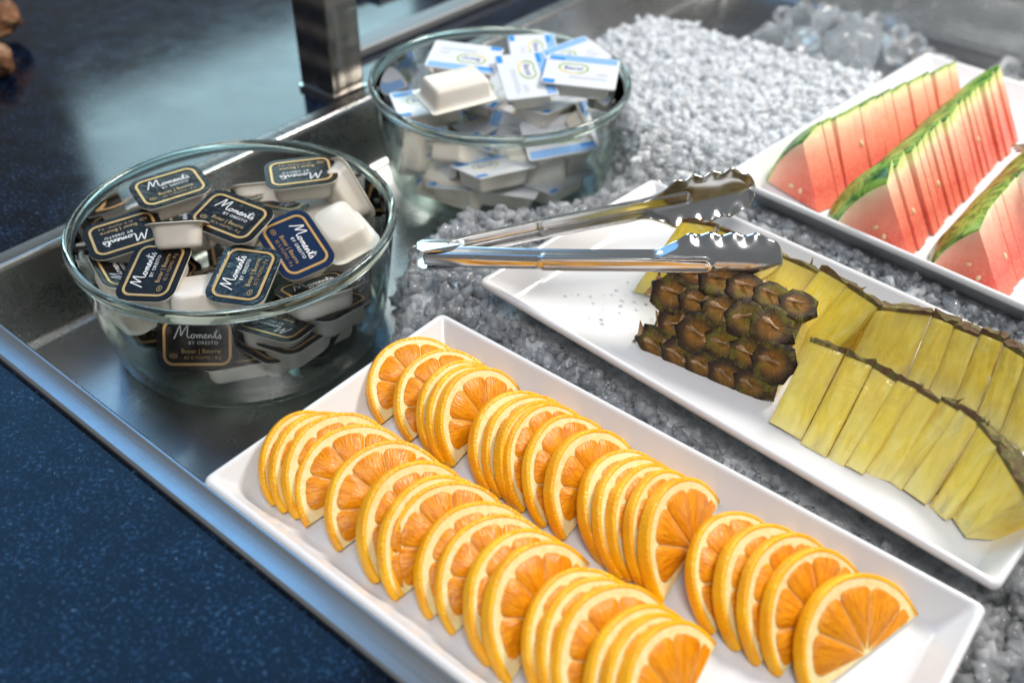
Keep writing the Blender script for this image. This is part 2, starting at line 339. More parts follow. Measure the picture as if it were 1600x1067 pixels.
def tubeme(name, pts, r, m, n=8):
    V = []; F = []; pts = [Vector(p) for p in pts]
    for i, p in enumerate(pts):
        d = (pts[min(i + 1, len(pts) - 1)] - pts[max(i - 1, 0)]).normalized()
        u = d.orthogonal().normalized() if i == 0 else (u - d * u.dot(d)).normalized(); v = d.cross(u)
        rr = r[i] if isinstance(r, (list, tuple)) else r
        for k in range(n):
            t = 2 * math.pi * k / n; V.append(p + (u * math.cos(t) + v * math.sin(t)) * rr)
    for i in range(len(pts) - 1):
        for k in range(n):
            F.append((i * n + k, i * n + (k + 1) % n, (i + 1) * n + (k + 1) % n, (i + 1) * n + k))
    F.append(tuple(range(n))[::-1]); F.append(tuple(range((len(pts) - 1) * n, len(pts) * n)))
    return me_new(name, V, F, m, smooth=True)
def catmull(P, n=6):
    P = [Vector((*p, 0)) if len(p) == 2 else Vector(p) for p in P]; out = []
    for i in range(len(P) - 1):
        p0, p1, p2, p3 = P[max(i - 1, 0)], P[i], P[i + 1], P[min(i + 2, len(P) - 1)]
        for k in range(n):
            t = k / n
            out.append(0.5 * ((2 * p1) + (p2 - p0) * t + (2 * p0 - 5 * p1 + 4 * p2 - p3) * t * t + (3 * p1 - p0 - 3 * p2 + p3) * t ** 3))
    out.append(P[-1]); return out
def frame(o, x, z):
    """matrix with local X along x, local Z along z"""
    z = z.normalized(); x = (x - z * x.dot(z)).normalized(); y = z.cross(x)
    return Matrix(((x.x, y.x, z.x, o.x), (x.y, y.y, z.y, o.y), (x.z, y.z, z.z, o.z), (0, 0, 0, 1)))
ORD = ['first', 'second', 'third', 'fourth', 'fifth', 'sixth', 'seventh', 'eighth', 'ninth', 'tenth', 'eleventh', 'twelfth', 'thirteenth', 'fourteenth',
       'fifteenth', 'sixteenth', 'seventeenth', 'eighteenth', 'nineteenth', 'twentieth', 'twenty-first', 'twenty-second']
sstep = lambda a, b, x: (lambda t: t * t * (3 - 2 * t))(min(1, max(0, (x - a) / (b - a))))

# ------------------------------------------------------------------ the setting: counter and steel basin
BX0, BX1, BY0, BY1, FLOOR = -0.5585, 0.62, 0.1525, 1.13, -0.062
OX0, OX1, OY0, OY1 = BX0 - 0.018, BX1 + 0.018, BY0 - 0.0155, BY1 + 0.018
def sheet(name, x0, x1, y0, y1, z, m):
    return me_new(name, [(x0, y0, z), (x1, y0, z), (x1, y1, z), (x0, y1, z)], [(0, 1, 2, 3)], m)
V = []; F = []
for (x0, x1, y0, y1) in ((-3.0, OX0 + 0.004, -2, 4), (OX0 + 0.004, OX1 - 0.004, -2, OY0 + 0.004), (OX0 + 0.004, OX1 - 0.004, OY1 - 0.004, 4), (OX1 - 0.004, 2.5, -2, 4)):
    n = len(V); V += [(x0, y0, -0.005), (x1, y0, -0.005), (x1, y1, -0.005), (x0, y1, -0.005)]; F.append((n, n + 1, n + 2, n + 3))
tag(obj('counter', me_new('counter', V, F, MAT['granite'])), kind='structure')

bas = thing('steel_basin', 'brushed stainless steel ice basin sunk into the dark counter', 'basin', Matrix.Translation((0, 0, FLOOR)))
def part(name, me, parent):
    o = obj(name, me, parent); o.matrix_parent_inverse = parent.matrix_world.inverted(); return o
V = []; F = []
def rl(x0, x1, y0, y1, r, z):
    return [(p[0] + (x0 + x1) / 2, p[1] + (y0 + y1) / 2, z) for p in rrect((x1 - x0) / 2, (y1 - y0) / 2, r, 8)]
def rim_loop(o, r, z): return rl(BX0 - o * 18 / 15.5, BX1 + o * 18 / 15.5, BY0 - o, BY1 + o, r, z)
loops = [rim_loop(0.0155, 0.012, -0.0048), rim_loop(0.0158, 0.012, -0.0022), rim_loop(0.0150, 0.012, -0.0006), rim_loop(0.0135, 0.011, -0.0002),
         rim_loop(0.0040, 0.008, 0.0), rim_loop(0.0026, 0.008, 0.0012), rim_loop(0.0010, 0.007, 0.0014), rim_loop(0.0, 0.006, 0.0004), rim_loop(-0.0006, 0.006, -0.0030)]
V, F = loft(loops, False, False); part('rim', sharp(me_new('basin_rim', V, F, MAT['steel'], smooth=True), 50), bas)
loops = [rim_loop(-0.0006, 0.006, -0.0030), rim_loop(-0.0010, 0.008, -0.030), rim_loop(-0.0016, 0.010, FLOOR + 0.006), rim_loop(-0.0035, 0.012, FLOOR + 0.002), rim_loop(-0.0075, 0.012, FLOOR)]
V, F = loft(loops, False, False); part('wall', me_new('basin_wall', V, F, MAT['steel'], smooth=True), bas)
V, F = loft([rim_loop(-0.0075, 0.012, FLOOR), rim_loop(-0.0076, 0.012, FLOOR)], False, True)
MAT['floor'] = steel('wet_steel', (0.40, 0.41, 0.42), 0.24, (40, 40, 40), 0.08)
part('floor', me_new('basin_floor', V, F, MAT['floor']), bas)

MAT['dull'] = mat('dull_steel', (0.30, 0.31, 0.32), 0.55, 0.8)
# steel things on the counter behind the basin
pw = Matrix.Translation((-0.604, 0.507, -0.005))
post = thing('corner_post', 'quilted shiny metal post standing behind the steel basin rim', 'post', pw)
V, F = loft([[(x, y, z) for x, y in rrect(0.021, 0.018, 0.003, 3)] for z in np.linspace(0, 0.5, 40)])
obj('column', me_new('post_column', V, F, MAT['quilt'], smooth=True), post)
V, F = loft([[(x, y, z) for x, y in rrect(0.023, 0.020, 0.003, 3)] for z in (0, 0.004)]); obj('foot', sharp(me_new('post_foot', V, F, MAT['steel'], smooth=True), 40), post)
rail = tag(obj('steel_rail', boxme('steel_rail', -0.655, -0.632, 0.555, 1.9, -0.005, 0.004, MAT['dull'], 0.002)), 'long low steel trim rail on the counter behind the post', 'rail')
back = thing('back_panel', 'pale steel panel edge standing far behind the post at the top', 'panel', Matrix.Translation((-0.745, 1.0, -0.005)))
obj('panel', boxme('panel', -0.03, 0.012, -0.31, 0.9, 0, 0.012, MAT['dull'], 0.003), back)
obj('lip', boxme('lip', -0.03, -0.018, -0.31, 0.9, 0.012, 0.02, MAT['dull'], 0.002), back)

def lump(name, r, sx, sy, sz, m, amp, seed, sub=4, fr=60):
    bm = bmesh.new(); bmesh.ops.create_icosphere(bm, subdivisions=sub, radius=1)
    for v in bm.verts:
        n = noise.fractal(v.co * fr * r + Vector((seed, seed * 2, 0)), 1.0, 2.0, 4)
        v.co = Vector((v.co.x * sx, v.co.y * sy, v.co.z * sz)) * r * (1 + amp * n)
    me = bpy.data.meshes.new(name); bm.to_mesh(me); bm.free(); me.materials.append(m); me.polygons.foreach_set('use_smooth', [True] * len(me.polygons)); return me
for k, (px, py, z, r, lab) in enumerate([(-8, 92, 0.010, 0.015, 'crusty brown bread piece at the far left edge, lower one'),
                                         (-10, 26, 0.018, 0.022, 'floury dark bread loaf at the far left top corner')]):
    p = G(px, py, z); tag(obj('bread', lump('bread', r, 1.2, 1, 0.85, MAT['bread'], 0.22, k * 9 + 2), None, Matrix.Translation(p)), lab, 'bread')

# ------------------------------------------------------------------ platters
def platter(name, label, corner, rot, lx, ly):
    """corner = left corner of the rim; local origin at the rim centre"""
    rm = Matrix.Rotation(R_(rot), 4, 'Z'); c = Vector(corner) + rm @ Vector((lx / 2, ly / 2, 0))
    prof = [(0.019, -0.0215, .012), (0.0165, -0.0215, .012), (0.0055, -0.0075, .006), (0.0012, -0.0052, .004), (0, -0.0040, .004), (0, -0.0014, .004), (0.0008, -0.0003, .004),
            (0.0022, 0.0, .004), (0.0032, -0.0005, .004), (0.0042, -0.0016, .004), (0.0125, -0.0145, .007), (0.0150, -0.0166, .009), (0.0190, -0.0173, .011), (0.030, -0.0175, .014)]
    loops = [[(x, y, z) for x, y in rrect(lx / 2 - i, ly / 2 - i, r, 6)] for i, z, r in prof]
    V, F = loft(loops); me = sharp(me_new(name, V, F, MAT['melamine'], smooth=True), 60)
    o = obj(name, me, None, Matrix.Translation(c) @ rm); tag(o, label, 'platter'); return c, rm
P1 = platter('platter', 'white rectangular platter holding two rows of orange slices', G(325, 740, 0) + Vector((0, -.0040, 0)), 0.0, 0.327, 0.176)
ZP = 0.008
c2 = G(747, 437, ZP); P2 = platter('platter', 'white rectangular platter with pineapple under the tongs', c2, -4.6, 0.326, 0.178)
c3 = G(1130, 271, ZP); P3 = platter('platter', 'white wide platter with three rows of watermelon slices', c3, -5.6, 0.268, 0.325)
ZF1 = -0.0172; ZF2 = ZP - 0.0172

# ------------------------------------------------------------------ glass bowls
BR = 0.1035; BH = 0.090
def bowl(label, cx, cy, z0):
    b = thing('glass_bowl', label, 'bowl', Matrix.Translation((cx, cy, z0)))
    R = BR; H = BH
    # one closed wall of glass: outside up, round the rim bead, inside down
    prof = [(0.001, 0.0012), (0.070, 0.0012), (0.074, 0.0), (0.0815, 0.0), (0.0855, 0.0012), (0.0885, 0.0045), (0.0905, 0.010), (0.0925, 0.020), (0.0958, 0.040), (0.0988, 0.062), (0.1004, 0.076), (0.1016, 0.0805),
            (0.1028, 0.0838), (0.1033, 0.0866), (0.1026, 0.0890), (0.1008, 0.0898), (0.0991, 0.0889), (0.0983, 0.0866), (0.0978, 0.082), (0.0962, 0.070), (0.0940, 0.052), (0.0908, 0.030), (0.0880, 0.017), (0.0850, 0.0105), (0.080, 0.0072), (0.070, 0.0062), (0.001, 0.0060)]
    def strip(pr, nm, m):  # open profile swept round
        V, F = lathe(pr, 128); k = len(pr); F = [f for i_, f in enumerate(F) if i_ % k != k - 1]; obj(nm, sharp(me_new(nm, V, F, m, smooth=True), 75), b)
    V, F = lathe(prof[11:19], 128); obj('rim', sharp(me_new('bowl_rim', V, F, MAT['rim_glass'], smooth=True), 75), b)
    base_ = prof[:7] + [(0.0888, 0.0105)] + prof[23:]; V, F = lathe(base_, 128); obj('base', sharp(me_new('bowl_base', V, F, MAT['base_glass'], smooth=True), 75), b)
    strip(prof[6:12], 'outer_wall', MAT['thin']); strip(prof[18:24], 'inner_wall', MAT['thin'])
    return b
B1 = (-0.4585, 0.2920, FLOOR + 0.0005); B2 = (-0.4475, 0.5450, -0.0495)
bowl('clear round glass bowl full of black-lidded butter cups', *B1)
bowl('clear round glass bowl full of white and blue margarine cups', *B2)
def inner_r(h):  # inside radius of the bowl at height h above its foot
    prof = [(0.0, 0.070), (0.0065, 0.078), (0.0105, 0.0845), (0.017, 0.0875), (0.030, 0.0903), (0.052, 0.0935), (0.070, 0.0957), (0.082, 0.0967), (0.2, 0.0967)]
    for (h0, r0), (h1, r1) in zip(prof, prof[1:]):
        if h <= h1: return r0 + (r1 - r0) * (h - h0) / (h1 - h0)
    return 0.0967

# ------------------------------------------------------------------ portion cups
def ribbon(P, wd, z):
    V = []; F = []
    for i, p in enumerate(P):
        d = (P[min(i + 1, len(P) - 1)] - P[max(i - 1, 0)]); d = d.normalized() if d.length > 1e-9 else Vector((1, 0, 0)); nn = Vector((-d.y, d.x, 0))
        ww = wd * (0.75 + 0.5 * abs(d.y))
        V += [tuple(p + nn * ww / 2 + Vector((0, 0, z))), tuple(p - nn * ww / 2 + Vector((0, 0, z)))]
    for i in range(len(P) - 1): F.append((2 * i, 2 * i + 1, 2 * i + 3, 2 * i + 2))
    return V, F
def textmesh(s, size, space=1.0):
    cu = bpy.data.curves.new('t', 'FONT'); cu.body = s; cu.size = size; cu.align_x = 'CENTER'; cu.align_y = 'CENTER'; cu.space_character = space; cu.resolution_u = 2
    o = bpy.data.objects.new('t', cu); COL.objects.link(o); dg = bpy.context.evaluated_depsgraph_get(); dg.update()
    me = bpy.data.meshes.new_from_object(o.evaluated_get(dg)); V = [v.co.copy() for v in me.vertices]; F = [tuple(p.vertices) for p in me.polygons]
    bpy.data.objects.remove(o); bpy.data.curves.remove(cu); bpy.data.meshes.remove(me); return V, F
class MB:
    def __init__(s): s.V = []; s.F = []; s.I = []
    def add(s, V, F, i, off=(0, 0, 0), sc=1.0, rot=0.0):
        n = len(s.V); cr, sr = math.cos(rot), math.sin(rot)
        s.V += [(off[0] + sc * (v[0] * cr - v[1] * sr), off[1] + sc * (v[0] * sr + v[1] * cr), off[2] + v[2]) for v in V]
        s.F += [tuple(a + n for a in f) for f in F]; s.I += [i] * len(F)
SCRIPT = [
    [(0, -.05), (.3, .6), (.72, 1.6), (.84, 1.55), (.86, .7), (.9, .38), (1.2, .95), (1.66, 1.62), (1.74, 1.45), (1.66, .5), (1.78, .1), (2.0, .14), (2.16, .32)],
    [(2.5, .55), (2.28, .52), (2.16, .28), (2.28, .04), (2.48, .1), (2.58, .34), (2.48, .54), (2.62, .46), (2.8, .48)],
    [(2.8, .48), (2.88, .3), (2.86, .02), (2.96, .36), (3.12, .52), (3.2, .34), (3.17, .04), (3.28, .38), (3.44, .52), (3.52, .3), (3.52, .06), (3.68, .06), (3.84, .22)],
    [(3.84, .22), (4.06, .42), (4.0, .58), (3.84, .46), (3.8, .2), (3.96, .02), (4.16, .1), (4.3, .34)],
    [(4.3, .48), (4.36, .3), (4.35, .02), (4.44, .36), (4.62, .52), (4.7, .32), (4.7, .06), (4.86, .06), (5.02, .3)],
    [(5.02, .3), (5.22, .8), (5.34, 1.2), (5.26, .7), (5.18, .2), (5.3, .02), (5.48, .14)], [(4.92, .76), (5.3, .84), (5.72, .92)],
    [(5.48, .14), (5.68, .44), (5.76, .6), (5.74, .42), (5.86, .2), (5.78, -.02), (5.56, .0)]]
LX, LY = 0.0475, 0.0355
def oval_ring(mb, hx, hy, r, wd, z, idx):
    o = rrect(hx, hy, r, 6); i = rrect(hx - wd, hy - wd, max(r - wd, 0.0005), 6); n = len(o)
    mb.add([(x, y, z) for x, y in o] + [(x, y, z) for x, y in i], [(k, (k + 1) % n, n + (k + 1) % n, n + k) for k in range(n)], idx)
def make_butter_lid(mname, facemat):
    mb = MB(); V, F = loft([[(x, y, z) for x, y in rrect(LX / 2 - i, LY / 2 - i, 0.0092 - i, 6)] for i, z in ((0, 0.0), (0.0002, 0.0004), (0.0030, 0.0005), (0.0034, 0.0002))], False, True)
    mb.add(V, F, 0); oval_ring(mb, LX / 2 - 0.0036, LY / 2 - 0.0036, 0.0062, 0.0016, 0.00062, 1)
    sc = 0.0047
    for st in SCRIPT:
        V, F = ribbon(catmull(st, 6), 0.115, 0.0); mb.add([(v[0], v[1], 0) for v in V], F, 2, (-0.0137, 0.0028, 0.0007), sc)
    V, F = textmesh('BY ORESTO', 0.0030, 1.15); mb.add(V, F, 2, (0.0035, 0.0000, 0.0007))
    V, F = textmesh('Boter | Beurre', 0.0039); mb.add(V, F, 3, (0.002, -0.0052, 0.0007))
    V, F = textmesh('82 % VG/MG - 8 g', 0.0029); mb.add(V, F, 4, (0.003, -0.0092, 0.0007))
    ring = [Vector((0.0021 * math.cos(t), 0.0014 * math.sin(t), 0)) for t in np.linspace(0, 2 * math.pi, 19)]
    V, F = ribbon(ring, 0.0003, 0); mb.add(V, F, 3, (-0.0140, -0.0080, 0.0007))
    V, F = ribbon([Vector((-0.001, 0, 0)), Vector((0.001, 0, 0))], 0.0006, 0); mb.add(V, F, 3, (-0.0140, -0.0080, 0.0007))
    return me_new(mname, mb.V, mb.F, [MAT[facemat], MAT['gold'], MAT['print'], MAT['gold'], MAT['gold_dim']], mb.I)
def make_cup(mname, lx, ly, r, h, ins):
    prof = [(0.0002, -0.0001), (0, -0.0003), (0, -0.0007), (ins * 0.9, -0.0008), (ins, -0.0014), (ins + 0.0006, -0.004), (ins + 0.0014, -h + 0.003), (ins + 0.0022, -h + 0.001), (ins + 0.0036, -h)]
    loops = [[(x, y, z) for x, y in rrect(lx / 2 - i, ly / 2 - i, max(r - i * 0.5, 0.003), 6)] for i, z in prof]
    V, F = loft(loops, True, True); return sharp(me_new(mname, V, F, MAT['cup'], smooth=True), 50)
BC = make_cup('butter_cup_body', LX, LY, 0.0092, 0.0155, 0.0032)
BL = {k: make_butter_lid('butter_lid_' + k, k) for k in ('lid', 'lid_blue', 'lid_silver')}
MX, MY = 0.056, 0.040
def make_marg_lid():
    mb = MB(); V, F = loft([[(x, y, z) for x, y in rrect(MX / 2 - i, MY / 2 - i, 0.0030, 4)] for i, z in ((0, 0.0), (0.0002, 0.0004), (0.0030, 0.0005))], False, True); mb.add(V, F, 0)
    q = lambda x0, x1, y0, y1, i, z=0.00062: mb.add([(x0, y0, z), (x1, y0, z), (x1, y1, z), (x0, y1, z)], [(0, 1, 2, 3)], i)
    q(-MX / 2 + .002, MX / 2 - .002, MY / 2 - .0085, MY / 2 - .0012, 1); q(-MX / 2 + .003, -MX / 2 + .014, MY / 2 - .0085, MY / 2 - .0050, 2, 0.0007)
    q(-MX / 2 + .0012, -MX / 2 + .010, -MY / 2 + .0010, -MY / 2 + .0055, 2, 0.0007)
    # heart-like oval round the name
    P = []
    for t in np.linspace(0, 2 * math.pi, 41):
        x = 0.0110 * math.cos(t); y = 0.0068 * math.sin(t); y -= 0.0022 * math.exp(-(x / 0.004) ** 2) * (1 if math.sin(t) > 0 else 0)
        P.append(Vector((x, y, 0)))
    for a, b_, i in ((0, 22, 4), (22, 32, 5), (32, 41, 4)):
        V, F = ribbon(P[a:min(b_ + 1, 41)], 0.0011, 0); mb.add(V, F, i, (-0.006, 0.0025, 0.0007))
    V, F = textmesh('Becel', 0.0066); mb.add(V, F, 3, (-0.006, 0.0022, 0.0007))
    for (x0, x1, y) in ((-0.008, 0.020, -0.0085), (-0.008, 0.023, -0.0105), (0.012, 0.021, -0.0045), (0.013, 0.021, -0.0025)):
        x = x0
        while x < x1:
            l = random.uniform(.0008, .0026); q(x, min(x + l, x1), y, y + .0008, 6, 0.00066); x += l + .0006
    return me_new('margarine_lid', mb.V, mb.F, [MAT[k] for k in ('white_lid', 'sky_print', 'blue_print', 'navy_print', 'green_print', 'yellow_print', 'grey_print')], mb.I)
ML = make_marg_lid(); MC = make_cup('margarine_cup_body', MX, MY, 0.0030, 0.0150, 0.0044)

def gdir(px, py, z, ang):
    t = R_(ang); a = G(px, py, z); b = G(px + 3 * math.cos(t), py - 3 * math.sin(t), z); return (b - a).normalized()
def place(px, py, z, ldir, lamt, tdir):
    """lid centre seen at the pixel, at height z; lid normal leans by lamt degrees to the picture direction ldir (degrees, counter-clockwise); text runs along tdir"""
    o = G(px, py, z); nrm = Vector((0, 0, 1)) * math.cos(R_(lamt)) + gdir(px, py, z, ldir) * math.sin(R_(lamt))
    t1 = nrm.orthogonal().normalized(); t2 = nrm.cross(t1)
    p0 = PR(o); j1 = PR(o + t1 * 0.001) - p0; j2 = PR(o + t2 * 0.001) - p0
    want = np.array([math.cos(R_(tdir)), -math.sin(R_(tdir))])
    try: ab = np.linalg.solve(np.array([j1, j2]).T, want)
    except Exception: ab = np.array([1, 0])
    return frame(o, t1 * float(ab[0]) + t2 * float(ab[1]), nrm)
def fit_in(mw, bowl_c, lx, ly, h):
    """nudge a cup until it lies inside its bowl"""
    bc = Vector(bowl_c)
    for _ in range(40):
        worst = 0; wv = None; lo = 0
        for sx in (-1, 1):
            for sy in (-1, 1):
                for (k, zz) in ((0.96, 0.0004), (0.80, -h)):
                    p = mw @ Vector((sx * lx / 2 * k, sy * ly / 2 * k, zz)); d = p - bc; rad = math.hypot(d.x, d.y)
                    ex = rad - inner_r(d.z) + 0.0008
                    if d.z > BH: ex = 0
                    if ex > worst: worst = ex; wv = Vector((-d.x, -d.y, 0)).normalized()
                    lo = max(lo, 0.0066 - d.z)
        if worst < 2e-4 and lo < 2e-4: break
        mv = Vector((0, 0, 0))
        if worst >= 2e-4: mv += wv * worst * 0.7
        if lo >= 2e-4: mv.z += lo
        mw = Matrix.Translation(mv) @ mw
    return mw
# pixel x, y, height, lean direction, lean, text direction, lid kind, label
BUTTER = [
    (300, 545, -.046, 270, 8, 200, 'lid', 'black-lidded butter cup lying at the bottom front of the bowl, under the upright one'),
    (425, 552, -.044, 60, 6, 150, 'lid', 'lowest butter cup front and centre, lid up with another cup on it'),
    (535, 520, -.044, 80, 8, 25, 'lid', 'butter cup low at the right side of the bowl, under two cups'),
    (200, 470, -.040, 160, 120, 20, 'lid', 'butter cup on its side low against the left glass wall'),
    (420, 380, -.045, 90, 5, 40, 'lid', 'butter cup buried in the middle of the bowl bottom'),
    (330, 360, -.045, 90, 5, 100, 'lid', 'butter cup buried at the back of the bowl bottom'),
    (500, 400, -.035, 40, 8, 70, 'lid', 'butter cup buried at the right of the bowl, under the navy one'),
    (250, 430, -.030, 200, 8, 30, 'lid', 'butter cup buried at the left of the bowl'),
    (308, 536, -.022, 270, 60, 0, 'lid', 'butter cup leaning on the front glass, black lid facing the viewer'),
    (432, 505, -.020, 60, 10, 165, 'lid', 'butter cup behind the front glass, right of the upright lid'),
    (540, 478, -.018, 75, 12, 28, 'lid', 'butter cup at right behind the glass, second from the top of its pile'),
    (570, 405, -.016, 20, 170, 60, 'lid', 'upturned white butter cup against the right glass wall under the rim'),
    (325, 478, .006, 270, 172, 8, 'lid', 'upturned butter cup just behind the front rim, white flange showing'),
    (495, 448, .002, 100, 14, 18, 'lid', 'butter cup at right just under the front rim, topmost of its pile'),
    (168, 428, .008, 20, 22, 120, 'lid', 'butter cup half hidden at the left glass wall, gold corner showing'),
    (318, 438, .004, 120, 20, 25, 'lid', 'butter cup half hidden between the silvery lid and the left ones'),
    (440, 312, .004, 90, 8, 170, 'lid', 'butter cup under the topmost one at the back right'),
    (300, 345, .002, 90, 8, 100, 'lid', 'butter cup half hidden under the one in the middle of the heap'),
    (182, 366, .020, 250, 10, 197, 'lid', 'butter cup at far left, lid print upside down'),
    (284, 352, .034, 78, 38, -20, 'lid', 'butter cup tipped on its side in the heap, white flank showing'),
    (450, 252, .004, 95, 45, 5, 'lid', 'butter cup at the very back of the bowl, only its pale flange showing'),
    (578, 288, .016, 25, 80, -60, 'lid', 'butter cup standing on edge at the right back, bottom turned left'),
    (548, 372, .010, 20, 165, 130, 'lid', 'upturned white butter cup right of the navy lid'),
    (230, 430, .026, 225, 12, 66, 'lid', 'butter cup at the left front of the heap, print running upwards'),
    (266, 292, .032, 275, 6, 17, 'lid', 'butter cup on top at the back left, print nearly level'),
    (470, 269, .034, 270, 3, 187, 'lid', 'butter cup on top at the back right, print upside down'),
    (462, 382, .024, 285, 22, -57, 'lid_blue', 'butter cup with a navy blue lid, print running down steeply'),
    (381, 429, .026, 270, 10, 66, 'lid_silver', 'butter cup with a crinkled silvery lid near the front rim'),
    (360, 338, .038, 250, 12, -21, 'lid', 'butter cup on top in the middle of the heap, print sloping down'),
    (245, 500, -.030, 230, 75, 10, 'lid', 'butter cup on edge at the left front glass, left of the upright lid'),
    (365, 470, -.022, 250, 100, 60, 'lid', 'butter cup standing on edge behind the upright lid'),
    (480, 520, -.036, 300, 40, -30, 'lid', 'butter cup tilted at the right front between the piles'),
    (585, 455, -.030, 350, 85, 40, 'lid', 'butter cup on edge low against the right glass wall'),
    (330, 420, -.015, 120, 30, 60, 'lid', 'butter cup deep in the heap behind the silvery lid'),
    (400, 350, -.015, 60, 30, 10, 'lid', 'butter cup deep in the heap under the middle one'),
    (230, 330, -.010, 150, 30, 110, 'lid', 'butter cup deep in the heap at the back left'),
    (520, 330, -.008, 30, 160, 100, 'lid', 'upturned butter cup deep in the heap at the right back'),
    (215, 395, -.004, 200, 160, 60, 'lid', 'upturned butter cup deep in the heap at the left'),
    (360, 275, .004, 90, 20, 0, 'lid', 'butter cup at the back of the heap behind the middle one'),
    (205, 510, -.046, 90, 4, 60, 'lid', 'butter cup lying flat low at the left front glass'),
    (360, 590, -.047, 90, 4, 10, 'lid', 'butter cup lying flat lowest at the front glass'),
    (590, 480, -.046, 90, 4, 120, 'lid', 'butter cup lying flat low at the far right glass'),
    (490, 560, -.028, 100, 10, 35, 'lid', 'butter cup at the right front, white flank against the glass'),
    (235, 480, -.012, 90, 174, 30, 'lid', 'upturned butter cup at the left front just under the rim'),
]
for (px, py, z, ld, la, td, kind, lab) in BUTTER:
    mw = fit_in(place(px, py, z, ld, la, td), B1, LX, LY, 0.0155)
    r = thing('butter_cup', lab, 'butter cup', mw, 'butter cups in the glass bowl'); obj('tub', BC, r); obj('lid', BL[kind], r)
MARG = [
    (712, 292, -.034, 70, 165, -18, 'margarine cup low at the left behind the glass, upturned'),
    (838, 262, -.020, 92, 105, 4, 'margarine cup at the bottom front, tub bottom facing the viewer'),
    (915, 262, -.024, 40, 95, 80, 'margarine cup on edge low at the right, beside the large white tub'),
    (630, 232, -.014, 150, 95, 80, 'margarine cup upright against the left glass wall'),
    (760, 215, -.035, 80, 5, 60, 'margarine cup buried at the bottom middle of the bowl'),
    (860, 175, -.035, 80, 5, 10, 'margarine cup buried at the bottom back of the bowl'),
    (690, 175, -.030, 80, 5, 30, 'margarine cup buried at the bottom left of the bowl'),
    (725, 232, -.004, 60, 40, -24, 'margarine cup tipped down to the right behind the front glass'),
    (945, 200, .010, 0, 60, 65, 'margarine cup leaning flat against the right glass wall'),
    (882, 215, .010, 262, 22, 190, 'margarine cup just under the front rim at right, print upside down'),
    (755, 182, .006, 265, 8, 25, 'margarine cup with its lid flat in the middle front of the heap'),
    (830, 186, .008, 270, 6, -20, 'margarine cup right of the middle, lid partly covered'),
    (670, 158, .022, 265, 4, 8, 'margarine cup at the left of the heap, under the upturned one'),
    (765, 138, .022, 265, 4, 40, 'margarine cup under the two front top ones, flank showing'),
    (855, 158, .024, 80, 8, 20, 'margarine cup under the front right ones, only flange and tub showing'),
    (835, 82, .038, 262, 8, -78, 'margarine cup at the very back of the heap, print running down'),
    (898, 86, .040, 264, 8, 20, 'margarine cup at the back right, mostly behind another'),
    (712, 150, .040, 100, 176, 14, 'upturned white margarine cup on top at the left of the heap'),
    (726, 90, .050, 272, 8, 173, 'margarine cup on top at the back left, print upside down'),
    (822, 118, .050, 265, 12, -72, 'margarine cup on top in the middle, print running down'),
    (908, 112, .054, 268, 10, -6, 'margarine cup on top at the right, print upright'),
    (790, 262, -.030, 240, 80, 70, 'margarine cup on edge low in the front middle of the bowl'),
    (670, 255, -.018, 200, 80, 15, 'margarine cup on edge low at the left front glass'),
    (940, 250, -.028, 330, 100, 60, 'margarine cup on edge low at the right front glass'),
    (800, 205, -.012, 100, 160, 30, 'upturned margarine cup deep in the middle of the heap'),
    (880, 180, -.010, 60, 30, 60, 'margarine cup deep in the heap at the right'),
    (700, 190, -.008, 130, 150, 20, 'upturned margarine cup deep in the heap at the left'),
    (640, 130, .020, 180, 60, 80, 'margarine cup leaning on the left glass wall under the rim'),
    (690, 300, -.034, 90, 5, 60, 'margarine cup lying flat low at the left front glass'),
    (800, 318, -.034, 90, 5, -8, 'margarine cup lying flat lowest at the front glass'),
    (900, 300, -.034, 90, 5, 30, 'margarine cup lying flat low at the right front glass'),
    (770, 262, -.006, 90, 12, 12, 'margarine cup in the front middle behind the glass, lid up'),
]
for (px, py, z, ld, la, td, lab) in MARG:
    mw = fit_in(place(px, py, z, ld, la, td), B2, MX, MY, 0.015)
    r = thing('margarine_cup', lab, 'margarine cup', mw, 'margarine cups in the glass bowl'); obj('tub', MC, r); obj('lid', ML, r)

